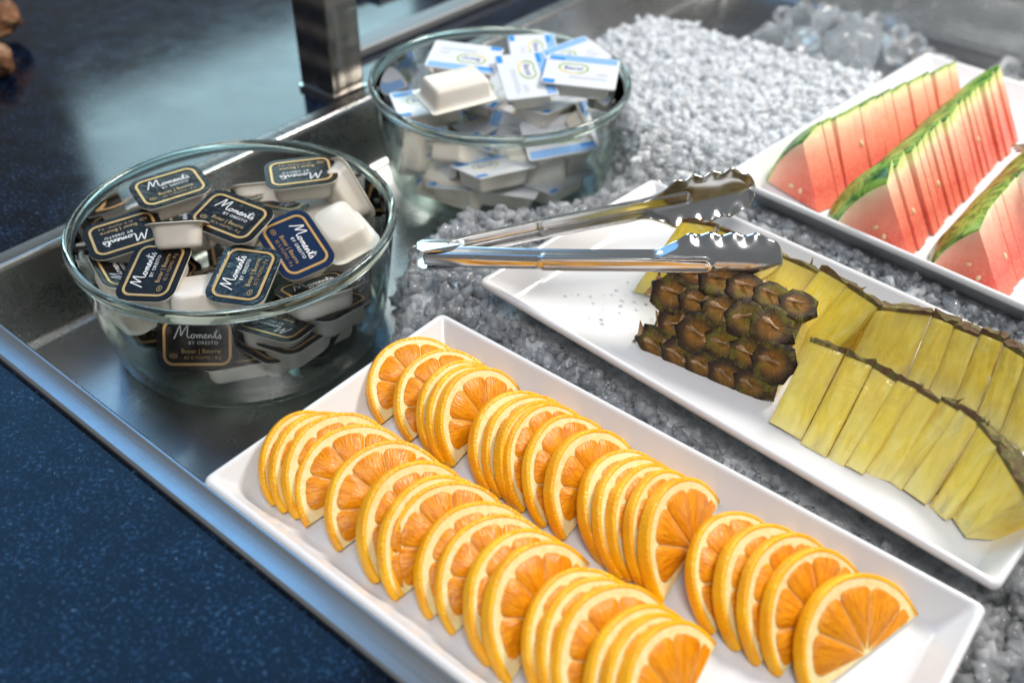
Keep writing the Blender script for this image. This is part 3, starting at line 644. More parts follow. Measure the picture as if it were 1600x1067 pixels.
# ------------------------------------------------------------------ orange slices
def orange_meshes(seed, t):
    rnd = random.Random(seed); R = 0.036; n = 44
    # peel: outer shell band with rounded shoulders, local x along the cut, y up the arc, z through the slice
    def arc(r, z, wob=0.0): return [(r * math.cos(math.pi * k / n) * (1 + wob * math.sin(k * .5 + seed)), r * math.sin(math.pi * k / n) * (1 + wob * math.cos(k * .37 + seed)) * 0.94, z) for k in range(n + 1)]
    prof = [(R - .0022, t / 2 - .0002), (R - .0010, t / 2), (R - .0003, t / 2 - .0005), (R, t / 2 - .0014), (R, -t / 2 + .0014), (R - .0003, -t / 2 + .0005), (R - .0010, -t / 2), (R - .0022, -t / 2 + .0002)]
    V = []; F = []
    for r, z in prof: V += arc(r, z, 0.006)
    m = len(prof); w_ = n + 1
    for i in range(m):
        j = (i + 1) % m
        for k in range(n): F.append((i * w_ + k, i * w_ + k + 1, j * w_ + k + 1, j * w_ + k))
    F.append(tuple(i * w_ for i in range(m))); F.append(tuple(i * w_ + n for i in range(m))[::-1])
    peel = sharp(me_new('peel', V, F, MAT['opeel'], smooth=True), 50)
    # pith: half disc
    V = [(x, y, z) for z in (t / 2 - .0004, -t / 2 + .0004) for (x, y, _) in arc(R - .0016, 0)]
    F = [tuple(range(w_)), tuple(range(w_, 2 * w_))[::-1], (0, n, w_ + n, w_)] + [(k, k + 1, w_ + k + 1, w_ + k) for k in range(n)]
    pith_ = me_new('pith', V, F, MAT['opith'])
    segs = []; ns = 4.6; ph = rnd.uniform(-.25, .25); ed = [0.02] + [math.pi * (i + .5 + ph) / ns for i in range(int(ns + .5))] + [math.pi - .02]
    ed = [e for e in ed if 0 <= e <= math.pi]; Rf = R * rnd.uniform(.835, .885); r0 = R * .05
    for a0, a1 in zip(ed, ed[1:]):
        if a1 - a0 < 0.16: continue
        g = 0.00022; pts = []; K = 14; mid = (a0 + a1) / 2
        for k in range(K + 1):
            s = 2 * k / K - 1; r = Rf * (1 - 0.085 * abs(s) ** 7 - 0.012 * rnd.random()); th = mid + s * ((a1 - a0) / 2 - g / r)
            pts.append((r * math.cos(th), r * math.sin(th) * .94))
        for k in range(1, 5):  # down one side towards the core
            r = Rf * .90 + (r0 - Rf * .90) * k / 4.; th = a1 - g / max(r, .004); pts.append((r * math.cos(th), r * math.sin(th) * .94))
        for k in range(3, 0, -1):
            r = Rf * .90 + (r0 - Rf * .90) * k / 4.; th = a0 + g / max(r, .004); pts.append((r * math.cos(th), r * math.sin(th) * .94))
        cxm = sum(p[0] for p in pts) / len(pts); cym = sum(p[1] for p in pts) / len(pts); V = []; F = []; N = len(pts)
        for sgn in (1, -1):
            b0 = len(V)
            for f, z in ((1, t / 2 - .0006), (.99, t / 2 - .0001), (.955, t / 2 + .0002)):
                V += [(cxm + (x - cxm) * f, cym + (y - cym) * f, z * sgn) for x, y in pts]
            for i in range(2):
                for k in range(N): F.append((b0 + i * N + k, b0 + i * N + (k + 1) % N, b0 + (i + 1) * N + (k + 1) % N, b0 + (i + 1) * N + k))
            F.append(tuple(range(b0 + 2 * N, b0 + 3 * N)))
        segs.append(sharp(me_new('segment', V, F, MAT['oflesh'], smooth=True), 60))
    return peel, pith_, segs
OM = [orange_meshes(i, t) for i, t in enumerate((0.0052, 0.0058, 0.0064, 0.0056, 0.0070, 0.0060))]
def slice_left(x, y, yaw, lean, R):
    d = Vector((math.sin(yaw), math.cos(yaw), 0)); bk = Vector((-math.cos(yaw), math.sin(yaw), 0)); u = bk * math.sin(lean) + Vector((0, 0, math.cos(lean)))
    return min(PR(Vector((x, y, ZF1)) - d * R * math.cos(t) + u * R * .94 * math.sin(t))[0] for t in np.linspace(0, math.pi, 25))
ROWA = [412, 427, 446, 464, 513, 566, 597, 609, 653, 685, 733, 763, 823, 846, 868, 921, 948, 975]
ROWB = [577, 620, 657, 672, 688, 739, 760, 782, 793, 824, 860, 911, 934, 957, 985, 1010, 1080, 1125, 1162, 1198, 1250]
# yaw (deg), lean (deg): groups follow the fans seen in the photograph
YA = [-12, -8, -4, 4, 2, -6, -4, 4, 4, 2, -8, -8, -8, -6, 0, -2, -6, -8]
YB = [-2, -2, -6, -8, -8, -4, -4, -8, -8, -8, -4, -10, -10, -8, -10, -8, -4, 0, 2, 6, 16]
LA = [36, 40, 44, 52, 48, 42, 44, 48, 50, 52, 48, 46, 52, 50, 50, 46, 44, 44]
LB = [54, 52, 46, 42, 40, 48, 46, 40, 42, 44, 42, 52, 48, 44, 40, 38, 52, 48, 44, 44, 48]
for rowname, xs, yc, yaws, leans, lab in (('A', ROWA, 0.2085, YA, LA, 'half orange slice from the bowl end, row along the steel rim'),
                                          ('B', ROWB, 0.2835, YB, LB, 'half orange slice from the bowl end, row nearer the pineapple')):
    for i, lx in enumerate(xs):
        yaw = R_(yaws[i]); lean = R_(leans[i]); k = (i * 5 + (0 if rowname == 'A' else 3)) % len(OM)
        if (rowname, i) in (('B', 4), ('B', 10), ('B', 15), ('B', 20), ('A', 5), ('A', 11), ('A', 17)): k = 4
        sc = 1.0 + random.uniform(-.03, .03); sc *= {('A', 0): .86, ('A', 1): .92, ('A', 2): .96, ('B', 0): .95}.get((rowname, i), 1.0); y = yc + random.uniform(-.001, .001) - {('A', 0): .0065, ('A', 1): .003}.get((rowname, i), 0)
        lo, hi = -0.36, 0.05
        for _ in range(30):
            m_ = (lo + hi) / 2
            if slice_left(m_, y, yaw, lean, 0.036 * sc) < lx: lo = m_
            else: hi = m_
        d = Vector((math.sin(yaw), math.cos(yaw), 0)); nz = Vector((math.cos(yaw), -math.sin(yaw), 0)) * math.cos(lean) + Vector((0, 0, math.sin(lean)))
        o = Vector((m_, y, ZF1)); bk = Vector((-math.cos(yaw), math.sin(yaw), 0)); u = bk * math.sin(lean) + Vector((0, 0, math.cos(lean)))
        o = o - nz * 0.0030 + Vector((0, 0, 0.0028))
        mw = frame(o, d, d.cross(u)) @ Matrix.Scale(sc, 4)
        if (mw.to_3x3() @ Vector((0, 0, 1))).dot(nz) < 0: mw = frame(o, -d, (-d).cross(u)) @ Matrix.Scale(sc, 4)
        r = thing('orange_slice', ORD[i] + ' ' + lab, 'orange slice', mw, 'orange slices')
        pe, pi_, sg = OM[k]; obj('peel', pe, r); po = obj('pith', pi_, r)
        for s_ in sg: obj('segment', s_, po)

# ------------------------------------------------------------------ pineapple
def pine_slice(name, label, tl, tr, bl, br, zt, zb=ZF2 + 0.0005):
    """wedge slice from the four picture corners of its cut face; local y runs from core to skin"""
    A0, A1 = G(*bl, zb), G(*br, zb); T0, T1 = G(*tl, zt), G(*tr, zt)
    o = (A0 + A1) / 2; yv = ((T0 + T1) / 2 - o); L = yv.length; xv = (A1 - A0 + T1 - T0)
    yv.normalize(); xv = (xv - yv * xv.dot(yv)).normalized(); zv = xv.cross(yv)
    if zv.z < 0: zv = -zv; xv = -xv; A0, A1, T0, T1 = A1, A0, T1, T0
    iw = Matrix(((xv.x, yv.x, zv.x, o.x), (xv.y, yv.y, zv.y, o.y), (xv.z, yv.z, zv.z, o.z), (0, 0, 0, 1))).inverted(); o = o + zv * random.uniform(-.0008, .0012) + yv * random.uniform(-.0012, .0012); tw = Matrix.Rotation(random.uniform(-.035, .035), 3, yv); xv = tw @ xv; zv = tw @ zv
    mw = Matrix(((xv.x, yv.x, zv.x, o.x), (xv.y, yv.y, zv.y, o.y), (xv.z, yv.z, zv.z, o.z), (0, 0, 0, 1)))
    a0, a1, t0, t1 = (iw @ p for p in (A0, A1, T0, T1)); sh = Vector((random.uniform(-.0005, .00005), 0, 0)); lift = random.uniform(-.0012, .0014)
    a0 = a0 + sh; a1 = a1 - sh; t0 = t0 + sh; t1 = t1 - sh
    phi = math.asin(max(-1, min(1, yv.z))); n = 9
    sd = random.random() * 50
    def col(lo, hi, r0, r1, k0=0):  # grid over (radius, sector angle) for both side faces
        return None
    skin = 0.0026; V = []; F = []; NR = 7
    # front face rows (subdivided for small unevenness), then the arc down to the plate
    def P(side, f, ang, rad):
        A, T = (a0, t0) if side == 0 else (a1, t1)
        base = A.lerp(T, f); Lf = (T - A).length
        y = A.y + (T.y - A.y) * f; x = base.x
        d = Vector((0, math.cos(ang), -math.sin(ang))); return Vector((x, 0, 0)) + d * (y if y > 0 else 0.0) + Vector((0, 0, -.0012 if ang == 0 else 0))
    angs = [phi * k / n for k in range(n + 1)]
    for side in (0, 1):
        for ang in angs:
            for i in range(NR + 1): V.append(P(side, i / NR * (1 - skin / L), ang, 0))
    na = n + 1; nr = NR + 1; idx = lambda s, a_, i: s * na * nr + a_ * nr + i
    for a_ in range(n):
        for i in range(NR):
            F.append((idx(0, a_, i), idx(0, a_, i + 1), idx(0, a_ + 1, i + 1), idx(0, a_ + 1, i))); F.append((idx(1, a_, i), idx(1, a_ + 1, i), idx(1, a_ + 1, i + 1), idx(1, a_, i + 1)))
        F.append((idx(0, a_, NR), idx(1, a_, NR), idx(1, a_ + 1, NR), idx(0, a_ + 1, NR)))
    NC, NRF = 10, 26; p0 = len(V)   # the cut face: rounded towards its neighbours, with fibres and soft hollows
    for c_ in range(NC + 1):
        fc = c_ / NC; ed_ = (2 * fc - 1)
        for i in range(NRF + 1):
            fr_ = i / NRF * (1 - skin / L); A = a0.lerp(a1, fc); T = t0.lerp(t1, fc); q = A.lerp(T, fr_); q.z = 0
            q.z = -.0012 * abs(ed_) ** 5 + (0 if c_ in (0, NC) else .0022 * noise.fractal(Vector((q.x * 260 + sd, q.y * 38, sd)), 1, 2, 3) * .45 + .0010 * noise.noise(Vector((q.x * 70, q.y * 60, sd + 9))))
            if i in (0, NRF): q.z = min(q.z, -.0006)
            V.append(q)
    for c_ in range(NC):
        for i in range(NRF): q_ = p0 + c_ * (NRF + 1) + i; F.append((q_, q_ + 1, q_ + NRF + 2, q_ + NRF + 1))
    for i in range(NR):
        F.append((idx(0, 0, i), idx(1, 0, i), idx(1, 0, i + 1), idx(0, 0, i + 1))); F.append((idx(0, n, i), idx(0, n, i + 1), idx(1, n, i + 1), idx(1, n, i)))
    F.append(tuple(idx(0, a_, 0) for a_ in range(na))) if False else None
    r = thing(name, label, 'pineapple', mw, 'pineapple slices')
    fl = me_new('pineapple_flesh', V, F, MAT['pflesh'], smooth=True); sharp(fl, 50); obj('flesh', fl, r)
    # skin: uneven outer band
    V = []; F = []; NA, NX = 14, 5
    for lay in (0, 1):
        for ia in range(NA + 1):
            ang = phi * ia / NA
            for ix in range(NX + 1):
                f = ix / NX; A = a0.lerp(a1, f); T = t0.lerp(t1, f); y = A.y + (T.y - A.y) * (1 - skin / L) - .0004
                if lay: y += skin + noise.fractal(Vector((T.x * 150 + sd, ang * 12, sd)), 1, 2, 3) * .0026
                xx = T.x + (0.00035 if lay and ix == NX else -0.00035 if lay and ix == 0 else 0)
                an = ang - (0.012 if lay and ia == 0 else 0)
                V.append(Vector((xx, y * math.cos(an), -y * math.sin(an))))
    w_ = NX + 1; o2 = (NA + 1) * w_
    for ia in range(NA):
        for ix in range(NX):
            q = ia * w_ + ix; F.append((o2 + q, o2 + q + 1, o2 + q + w_ + 1, o2 + q + w_)); F.append((q, q + w_, q + w_ + 1, q + 1))
        for ix in (0, NX): q = ia * w_ + ix; F.append((q, q + w_, o2 + q + w_, o2 + q))
    for ix in range(NX):
        for ia in (0, NA): q = ia * w_ + ix; F.append((q, q + 1, o2 + q + 1, o2 + q))
    obj('skin', me_new('pineapple_skin', V, F, MAT['pskin'], smooth=False), r)
    # dry bract tips sticking out of the skin
    for k in range(random.choice((0, 1, 1))):
        f = random.uniform(.15, .85); T = t0.lerp(t1, f); ang = phi * random.uniform(.02, .35); y = T.y - .001
        d = Vector((0, math.cos(ang), -math.sin(ang))); u = Vector((1, 0, 0)); b = d * y + Vector((T.x, 0, 0)); tip = b + d * random.uniform(.003, .006) + u * random.uniform(-.004, .004) + Vector((0, 0, .001))
        wv = u * .0016; me = me_new('bract', [b - wv - d * .002, b + wv - d * .002, b + Vector((0, 0, .0012)), tip], [(0, 1, 2), (0, 2, 3), (1, 3, 2), (0, 3, 1)], MAT['bract']); obj('bract', me, r)
    return r
ZT = 0.034
FRONT = [((1268, 527), (1322, 546), (1203, 660), (1250, 690)), ((1324, 546), (1368, 563), (1251, 691), (1290, 715)), ((1370, 562), (1407, 587), (1292, 715), (1320, 727)),
         ((1409, 586), (1440, 601), (1321, 727), (1348, 740)), ((1441, 601), (1470, 620), (1349, 740), (1395, 750))]
FRONT2 = [((1478, 616), (1503, 632), (1372, 735), (1408, 764)), ((1504, 632), (1533, 656), (1409, 765), (1446, 790)), ((1534, 656), (1567, 700), (1447, 790), (1478, 813)), ((1568, 700), (1598, 772), (1479, 813), (1512, 840))]
BACK1 = [((1068, 340), (1122, 348), (990, 455), (1045, 472)), ((1128, 350), (1204, 386), (1047, 474), (1112, 502)), ((1210, 386), (1281, 417), (1114, 504), (1186, 535)), ((1286, 415), (1330, 440), (1188, 536), (1226, 556)), ((1332, 441), (1376, 472), (1228, 557), (1275, 580))]
BACK2 = [((1374, 477), (1458, 485), (1318, 586), (1412, 598)), ((1460, 485), (1496, 501), (1414, 599), (1450, 612)), ((1497, 502), (1531, 516), (1452, 613), (1490, 628)), ((1533, 516), (1569, 529), (1492, 628), (1524, 648)), ((1571, 530), (1606, 551), (1526, 649), (1562, 676)), ((1608, 552), (1644, 577), (1564, 677), (1600, 704))]
for lst, lab in ((FRONT, 'pineapple slice of the front row, counted from the bark piece'), (FRONT2, 'pineapple slice of the end piece at the front right corner, counted from the left'),
                 (BACK1, 'pineapple slice of the back row under the tongs, counted from the left'), (BACK2, 'pineapple slice of the right group in the back row, counted from the left')):
    for i, (tl, tr, bl, br) in enumerate(lst): pine_slice('pineapple_slice', ORD[i] + ' ' + lab, tl, tr, bl, br, ZT if lst is not BACK1 else ZT + .004)

# the piece that still wears its bark towards the viewer
e0 = G(1014, 548, ZF2); e1 = G(1212, 624, ZF2)
ax = (e1 - e0); LEN = ax.length; ax.normalize(); back_ = Vector((-ax.y, ax.x, 0)); PRAD = 0.047
orig = e0 + back_ * 0.041 + Vector((0, 0, 0.004))   # axis of the fruit
mw = Matrix(((ax.x, back_.x, 0, orig.x), (ax.y, back_.y, 0, orig.y), (0, 0, 1, orig.z), (0, 0, 0, 1)))
pq = thing('pineapple_quarter', 'pineapple piece with brown spiny bark facing the viewer, left end of the front row', 'pineapple', mw)
A0_, A1_ = R_(187), R_(98)
def bark(u, v, r): return Vector((u, r * math.cos(v), -r * math.sin(v) if False else r * abs(math.sin(v)) if v <= math.pi else -r * math.sin(v - math.pi)))
def bpt(u, f, r=None):
    an = A0_ + (A1_ - A0_) * f; taper = 1 - 0.10 * (1 - u / LEN) ** 2
    rr = (PRAD if r is None else r) * (taper if r is None or r > .03 else 1); z = rr * math.sin(an) if an <= math.pi else -rr * math.sin(an - math.pi)
    return Vector((u, rr * math.cos(an), max(z, -0.0035)))
NU, NV = 26, 18; V = []; F = []
for i in range(NU + 1):
    for j in range(NV + 1):
        u = LEN * i / NU; f = j / NV; V.append(bpt(u, f, PRAD - .0025 + .0012 * noise.noise(Vector((u * 120, f * 9, 3)))))
w_ = NV + 1
for i in range(NU):
    for j in range(NV): F.append((i * w_ + j, i * w_ + j + 1, (i + 1) * w_ + j + 1, (i + 1) * w_ + j))
obj('bark', me_new('bark', V, F, MAT['pskin'], smooth=True), pq)
V = []; F = []
for u in (0.0008, LEN - .0006):
    n0 = len(V); ring = [bpt(u, j / NV, PRAD - .0032) for j in range(NV + 1)] + [Vector((u, .012, -.0035)) if False else Vector((u, 0.004, 0.006)), Vector((u, -0.004, -.0035))]
    V += ring
N = NV + 3; F = [tuple(range(N)), tuple(range(N, 2 * N))[::-1]] + [(k, (k + 1) % N, N + (k + 1) % N, N + k) for k in range(N)]
obj('flesh', me_new('quarter_flesh', V, F, MAT['pflesh']), pq)
def eye_mesh(seed):
    rnd = random.Random(seed); V = []; F = []; n = 14; rows = [(1.10, -.0010), (1.0, .0010), (.86, .0016), (.5, .0014), (.16, .0008)]
    for f, z in rows:
        for k in range(n):
            t = 2 * math.pi * k / n; rad = .0116 * f * (1 + .10 * math.cos(6 * t) + .05 * rnd.uniform(-1, 1)); V.append((rad * math.cos(t), rad * math.sin(t) * 0.95, z + rnd.uniform(-.0003, .0003)))
    V.append((0, 0, .0010)); 
    for i in range(len(rows) - 1):
        for k in range(n): F.append((i * n + k, i * n + (k + 1) % n, (i + 1) * n + (k + 1) % n, (i + 1) * n + k))
    F += [((len(rows) - 1) * n + k, (len(rows) - 1) * n + (k + 1) % n, len(V) - 1) for k in range(n)]
    return me_new('eye', V, F, MAT['pscale'], smooth=True)
def bract_mesh(seed):
    # a pointed scale lying over the left half of the eye, its tip curling over the centre
    rnd = random.Random(seed); V = []; F = []; n = 7
    for i in range(n + 1):
        s = i / n; x = -.0120 + .0155 * s; wd = .0080 * (1 - s) ** 2.4 + .0004; z = .0006 + .0018 * math.sin(s * 1.9) + (.0022 * max(0, s - .6) / .4)
        for j in range(5):
            q = j / 2 - 1; V.append((x + rnd.uniform(-.0002, .0002) - .002 * abs(q) * (1 - s), q * wd + rnd.uniform(-.0003, .0003) + .002 * s * s, z - .0022 * q * q * (1 - .5 * s) + (.0007 if abs(q) == 1 else 0)))
    m = len(V); V += [(v[0], v[1], v[2] - .0005) for v in V]
    for i in range(n):
        for j in range(4):
            q = i * 5 + j; F.append((q, q + 1, q + 6, q + 5)); F.append((m + q, m + q + 5, m + q + 6, m + q + 1))
        for j in (0, 4): q = i * 5 + j; F.append((q, q + 5, m + q + 5, m + q))
    return me_new('bract', V, F, MAT['bract'], smooth=True)
EY = [eye_mesh(i) for i in range(4)]; BRC = [bract_mesh(i) for i in range(4)]
k = 0
for jr in range(4):
    for iu in range(6):
        u = (iu + (0.5 if jr % 2 else 0.0)) * LEN / 5.2 + .004; f = (jr + .45) / 3.9
        if u > LEN - .003: continue
        p = bpt(u, f, PRAD - .0026); an = A0_ + (A1_ - A0_) * f; nrm = Vector((0, math.cos(an), math.sin(an) if an <= math.pi else -math.sin(an - math.pi)))
        fr = frame(p, Vector((1, 0, 0)).lerp(Vector((0, 0, -1)), .12), nrm) @ Matrix.Rotation(random.uniform(-.2, .2), 4, 'Z') @ Matrix.Scale(random.uniform(.86, 1.10), 4)
        o = obj('eye', EY[k % 4], pq); o.matrix_local = fr
        o2 = obj('bract', BRC[(k * 3) % 4], o); o2.matrix_local = Matrix.Rotation(random.uniform(-.35, .35), 4, 'Z') ; k += 1

# ------------------------------------------------------------------ watermelon
def melon_mesh(R, ang, t, seed, taper=0.0):
    sd = seed * 3.7; n = 16; th = .0016
    def sect(r, z):  # front face (local +z) smaller where the rind curves in towards the end of the fruit
        r = r * (1 - taper * (z / t + .5)); E0 = Vector((-r, 0)); E1 = Vector((r * math.cos(math.pi - ang), r * math.sin(math.pi - ang))); nn = (E0 + E1).normalized()
        P = [E0.lerp(E1, k / n) + nn * r * .36 * ang * .25 * 4 * (k / n) * (1 - k / n) * .95 for k in range(n + 1)]
        return [(p.x, p.y, z) for p in P]
    # flesh: tip at the origin, base along -x, local z through the slice
    V = []; F = []; NR = 8; rows = [(R - th) * (i / NR) for i in range(1, NR + 1)]
    for s, z in ((1, t / 2), (-1, -t / 2)):
        V.append((0, 0, z))
        for r in rows:
            for p in sect(r, z): V.append((p[0], p[1], z + noise.noise(Vector((p[0] * 90, p[1] * 90, sd + s))) * .0007))
    blk = 1 + NR * (n + 1)
    for b0, fl in ((0, False), (blk, True)):
        for k in range(n): F.append((b0, b0 + 1 + k, b0 + 2 + k))
        for i in range(NR - 1):
            for k in range(n): q = b0 + 1 + i * (n + 1) + k; F.append((q, q + n + 1, q + n + 2, q + 1))
    last = 1 + (NR - 1) * (n + 1)
    for k in range(n): F.append((last + k, last + k + 1, blk + last + k + 1, blk + last + k))
    for k in (0, n):
        F.append((0, 1 + k, blk + 1 + k, blk))
        for i in range(NR - 1): q = 1 + i * (n + 1) + k; F.append((q, q + n + 1, blk + q + n + 1, blk + q))
    fl = sharp(me_new('watermelon_flesh', V, F, MAT['wflesh'], smooth=True), 40)
    V = []; prof = [(R - th, t / 2), (R - .0003, t / 2), (R, t / 2 - .0004), (R, -t / 2 + .0004), (R - .0003, -t / 2), (R - th, -t / 2)]
    for r, z in prof: V += sect(r, z)
    F = []; m = len(prof); w_ = n + 1
    for i in range(m):
        j = (i + 1) % m
        for k in range(n): F.append((i * w_ + k, i * w_ + k + 1, j * w_ + k + 1, j * w_ + k))
    F.append(tuple(i * w_ for i in range(m))); F.append(tuple(i * w_ + n for i in range(m))[::-1])
    rd = sharp(me_new('watermelon_rind', V, F, MAT['wskin'], smooth=True), 50); return fl, rd
SEED = lump('seed', 0.0026, 1.0, .62, .38, MAT['seed'], 0.03, 3, 2)
def melon_row(label, tip, bl, top, endtop, zt, n, t, lean, fan=0.0, skip=0):
    T = G(*tip, ZF2 + .0005); Bl = G(*bl, ZF2 + .0005); Tp = G(*top, zt)
    R = (Bl - T).length * .5 + (Tp - T).length * .5
    bd = (T - Bl).normalized(); up = (Tp - T).normalized(); ang = math.acos(max(-1, min(1, up.dot(-bd))))
    row = (G(*endtop, zt) - Tp)
    t = row.length / (n - 1); ms = [melon_mesh(R, ang, t * f, i, .035) for i, f in enumerate((.86, .90, .82))] + [melon_mesh(R * 1.02, ang, t * 1.6, 3, .15), melon_mesh(R, ang, t * 1.05, 4, .06)]
    for i in range(n):
        f = i / (n - 1); o = T + Vector((row.x, row.y, 0)) * f + Vector((random.uniform(-.0013, .0013), 0, 0))
        le = R_(lean + random.uniform(-2.5, 2.5)); x = bd.copy(); x.z = 0; x.normalize()
        x = Matrix.Rotation(random.uniform(-.05, .05), 3, 'Z') @ x
        yv = Vector((0, 0, 1)) * math.cos(le) + Vector((-x.y, x.x, 0)) * math.sin(le)
        mw = frame(o, x, x.cross(yv))
        if (mw.to_3x3() @ Vector((0, 1, 0))).z < 0: mw = frame(o, x, -x.cross(yv))
        r = thing('watermelon_slice', ORD[i] + ' ' + label, 'watermelon slice', mw @ Matrix.Scale(random.uniform(.992, 1.008) * (1 + fan * f), 4), 'watermelon slices')
        fl, rd = ms[i % 3 if i > 1 else 3 + i]; obj('flesh', fl, r); obj('rind', rd, r)
        if i == 0 or random.random() < .12:
            for k in range(2 if i == 0 else 1):
                s = obj('seed', SEED, r); a_ = math.pi - ang * random.uniform(.25, .6); rr = R * random.uniform(.35, .55); side = 1 if i == 0 else 0
                if side: s.matrix_local = Matrix.Translation((rr * math.cos(a_), rr * math.sin(a_), t * .75 + .0003)) @ Matrix.Rotation(random.random() * 6, 4, 'Z')
                else: s.matrix_local = Matrix.Translation((rr * math.cos(math.pi - ang) + .0004, rr * math.sin(math.pi - ang), 0)) @ Matrix.Rotation(math.pi - ang, 4, 'Z') @ Matrix.Rotation(R_(90), 4, 'X')
melon_row('watermelon slice from the near end, left row', (1290, 327), (1194, 270), (1268, 200), (1488, 98), .040, 18, .0118, 4)
melon_row('watermelon slice from the near end, middle row', (1430, 396), (1290, 345), (1398, 248), (1566, 98), .045, 19, .0118, 4)
melon_row('watermelon slice from the near end, right row', (1572, 463), (1437, 402), (1530, 338), (1672, 205), .036, 13, .0118, 4, .10)

# ------------------------------------------------------------------ serving tongs
def tong_arm(name, parent, h, tip, wdir, outward, W0=.0125, W1=.034):
    """channel arm from hinge to a scalloped spoon head; s along, w across, n outwards"""
    ax_ = (tip - h); L = ax_.length; ax_.normalize(); wv = (wdir - ax_ * wdir.dot(ax_)).normalized(); nv = ax_.cross(wv)
    if nv.dot(outward) < 0: nv = -nv
    NS, NW = 240, 32; V = []; F = []; hs = L * .69
    for i in range(NS + 1):
        s = L * i / NS; hd = sstep(hs - .008, hs + .018, s); end = max(0, (s - (L - .020)) / .020)
        half = (W0 * .5 * (0.82 + .18 * sstep(0, .03, s))) * (1 - hd) + W1 * .5 * hd * math.sqrt(max(0.02, 1 - end ** 2.4 * .98))
        for j in range(NW + 1):
            q = 2 * j / NW - 1; aq = abs(q)
            sc = (1 + hd * .065 * (math.cos((s - hs) / .0092 * 2 * math.pi * .72)) * sstep(.55, 1, aq))
            wpos = half * q * sc
            n = -(1 - hd) * .0058 * sstep(.62, 1.0, aq) ** .8 - hd * .0075 * aq ** 2.2 + hd * .0004 * math.cos((s - hs) / .0092 * 2 * math.pi * .72) * sstep(.5, 1, aq)
            n -= hd * .004 * end ** 2
            # pressed bead round a long slot
            s0, s1, bw = L * .34, L * .815, .0040; sx = max(s0 - s, s - s1 + bw, 0) if s > s1 - bw else max(s0 + bw - s, 0)
            dd = abs(math.hypot(sx, wpos) - bw) if sx > 0 else abs(abs(wpos) - bw)
            n += .0013 * math.exp(-(dd / .0010) ** 2) * sstep(s0 - .004, s0 + .004, s)
            n += .004 * math.sin(math.pi * min(1, s / hs)) * .5 - (1 - hd) * .0016 * q * q
            V.append(h + ax_ * s + wv * wpos + nv * n)
    w_ = NW + 1
    for i in range(NS):
        for j in range(NW): F.append((i * w_ + j, i * w_ + j + 1, (i + 1) * w_ + j + 1, (i + 1) * w_ + j))
    me = me_new(name, V, F, MAT['tongs'], smooth=True); o = part(name, me, parent)
    md = o.modifiers.new('thickness', 'SOLIDIFY'); md.thickness = .0009; md.offset = 0; return o
hz = 0.020; H0 = G(668, 402, hz)
tg = thing('serving_tongs', 'stainless steel tongs with scalloped heads lying open across the pineapple platter', 'tongs', Matrix.Translation(H0))
tipN = G(1222, 418, .046); tipF = G(1168, 288, .040); hN = G(662, 406, hz); hF = G(668, 390, hz)
yb = Vector((0, 1, 0))
tong_arm('arm', tg, hN, tipN, Vector((-.05, .12, 1)), Vector((0.2, -1, .35)))
tong_arm('arm', tg, hF, tipF, Vector((-.05, .10, 1)), Vector((-.2, 1, 0)))
ad = (G(760, 398, hz) - G(660, 400, hz)).normalized(); sd_ = Vector((-ad.y, ad.x, 0))
hc = (hN + hF) / 2
for zz, nm in ((.0060, 'hinge_plate'), (-.0072, 'hinge_plate')):
    V = []; pts = [(-.005, -.0035), (-.002, -.0062), (.016, -.0062), (.024, -.002), (.024, .002), (.016, .0062), (-.002, .0062), (-.005, .0035)]
    for dz in (0, .0009): V += [hc + ad * a_ + sd_ * b_ + Vector((0, 0, zz + dz + (.002 if a_ > .02 else 0))) for a_, b_ in pts]
    F = [tuple(range(8))[::-1], tuple(range(8, 16))] + [(k, (k + 1) % 8, 8 + (k + 1) % 8, 8 + k) for k in range(8)]
    part(nm, me_new('hinge_plate', V, F, MAT['tongs']), tg)
part('hinge_pin', tubeme('hinge_pin', [hc + ad * .015 + Vector((0, 0, -.009)), hc + ad * .015 + Vector((0, 0, .0085))], .0014, MAT['tongs'], 12), tg)
part('pull_ring', tubeme('pull_ring', [hc - ad * (.006 + .004 * math.sin(t)) + Vector((0, 0, .006 * math.cos(t))) for t in np.linspace(0, math.pi, 14)], .0009, MAT['tongs'], 8), tg)

# a serving fork reaching in from the right
fk = thing('serving_fork', 'steel fork tines reaching in from the right edge over the watermelon', 'fork', Matrix.Translation(G(1592, 232, .05)))
for k in range(3):
    a_ = G(1581 + k * 3, 229 + k * 4, .045); b_ = G(1680, 205 + k * 5, .07)
    part('tine', tubeme('tine', [a_, a_.lerp(b_, .3) - Vector((0, 0, .002)), b_], [.0007, .0014, .0018], MAT['tongs']), fk)
a_ = G(1672, 211, .07); b_ = G(1900, 130, .10); part('handle', tubeme('handle', [a_, a_.lerp(b_, .2), b_], [.006, .004, .004], MAT['tongs']), fk)

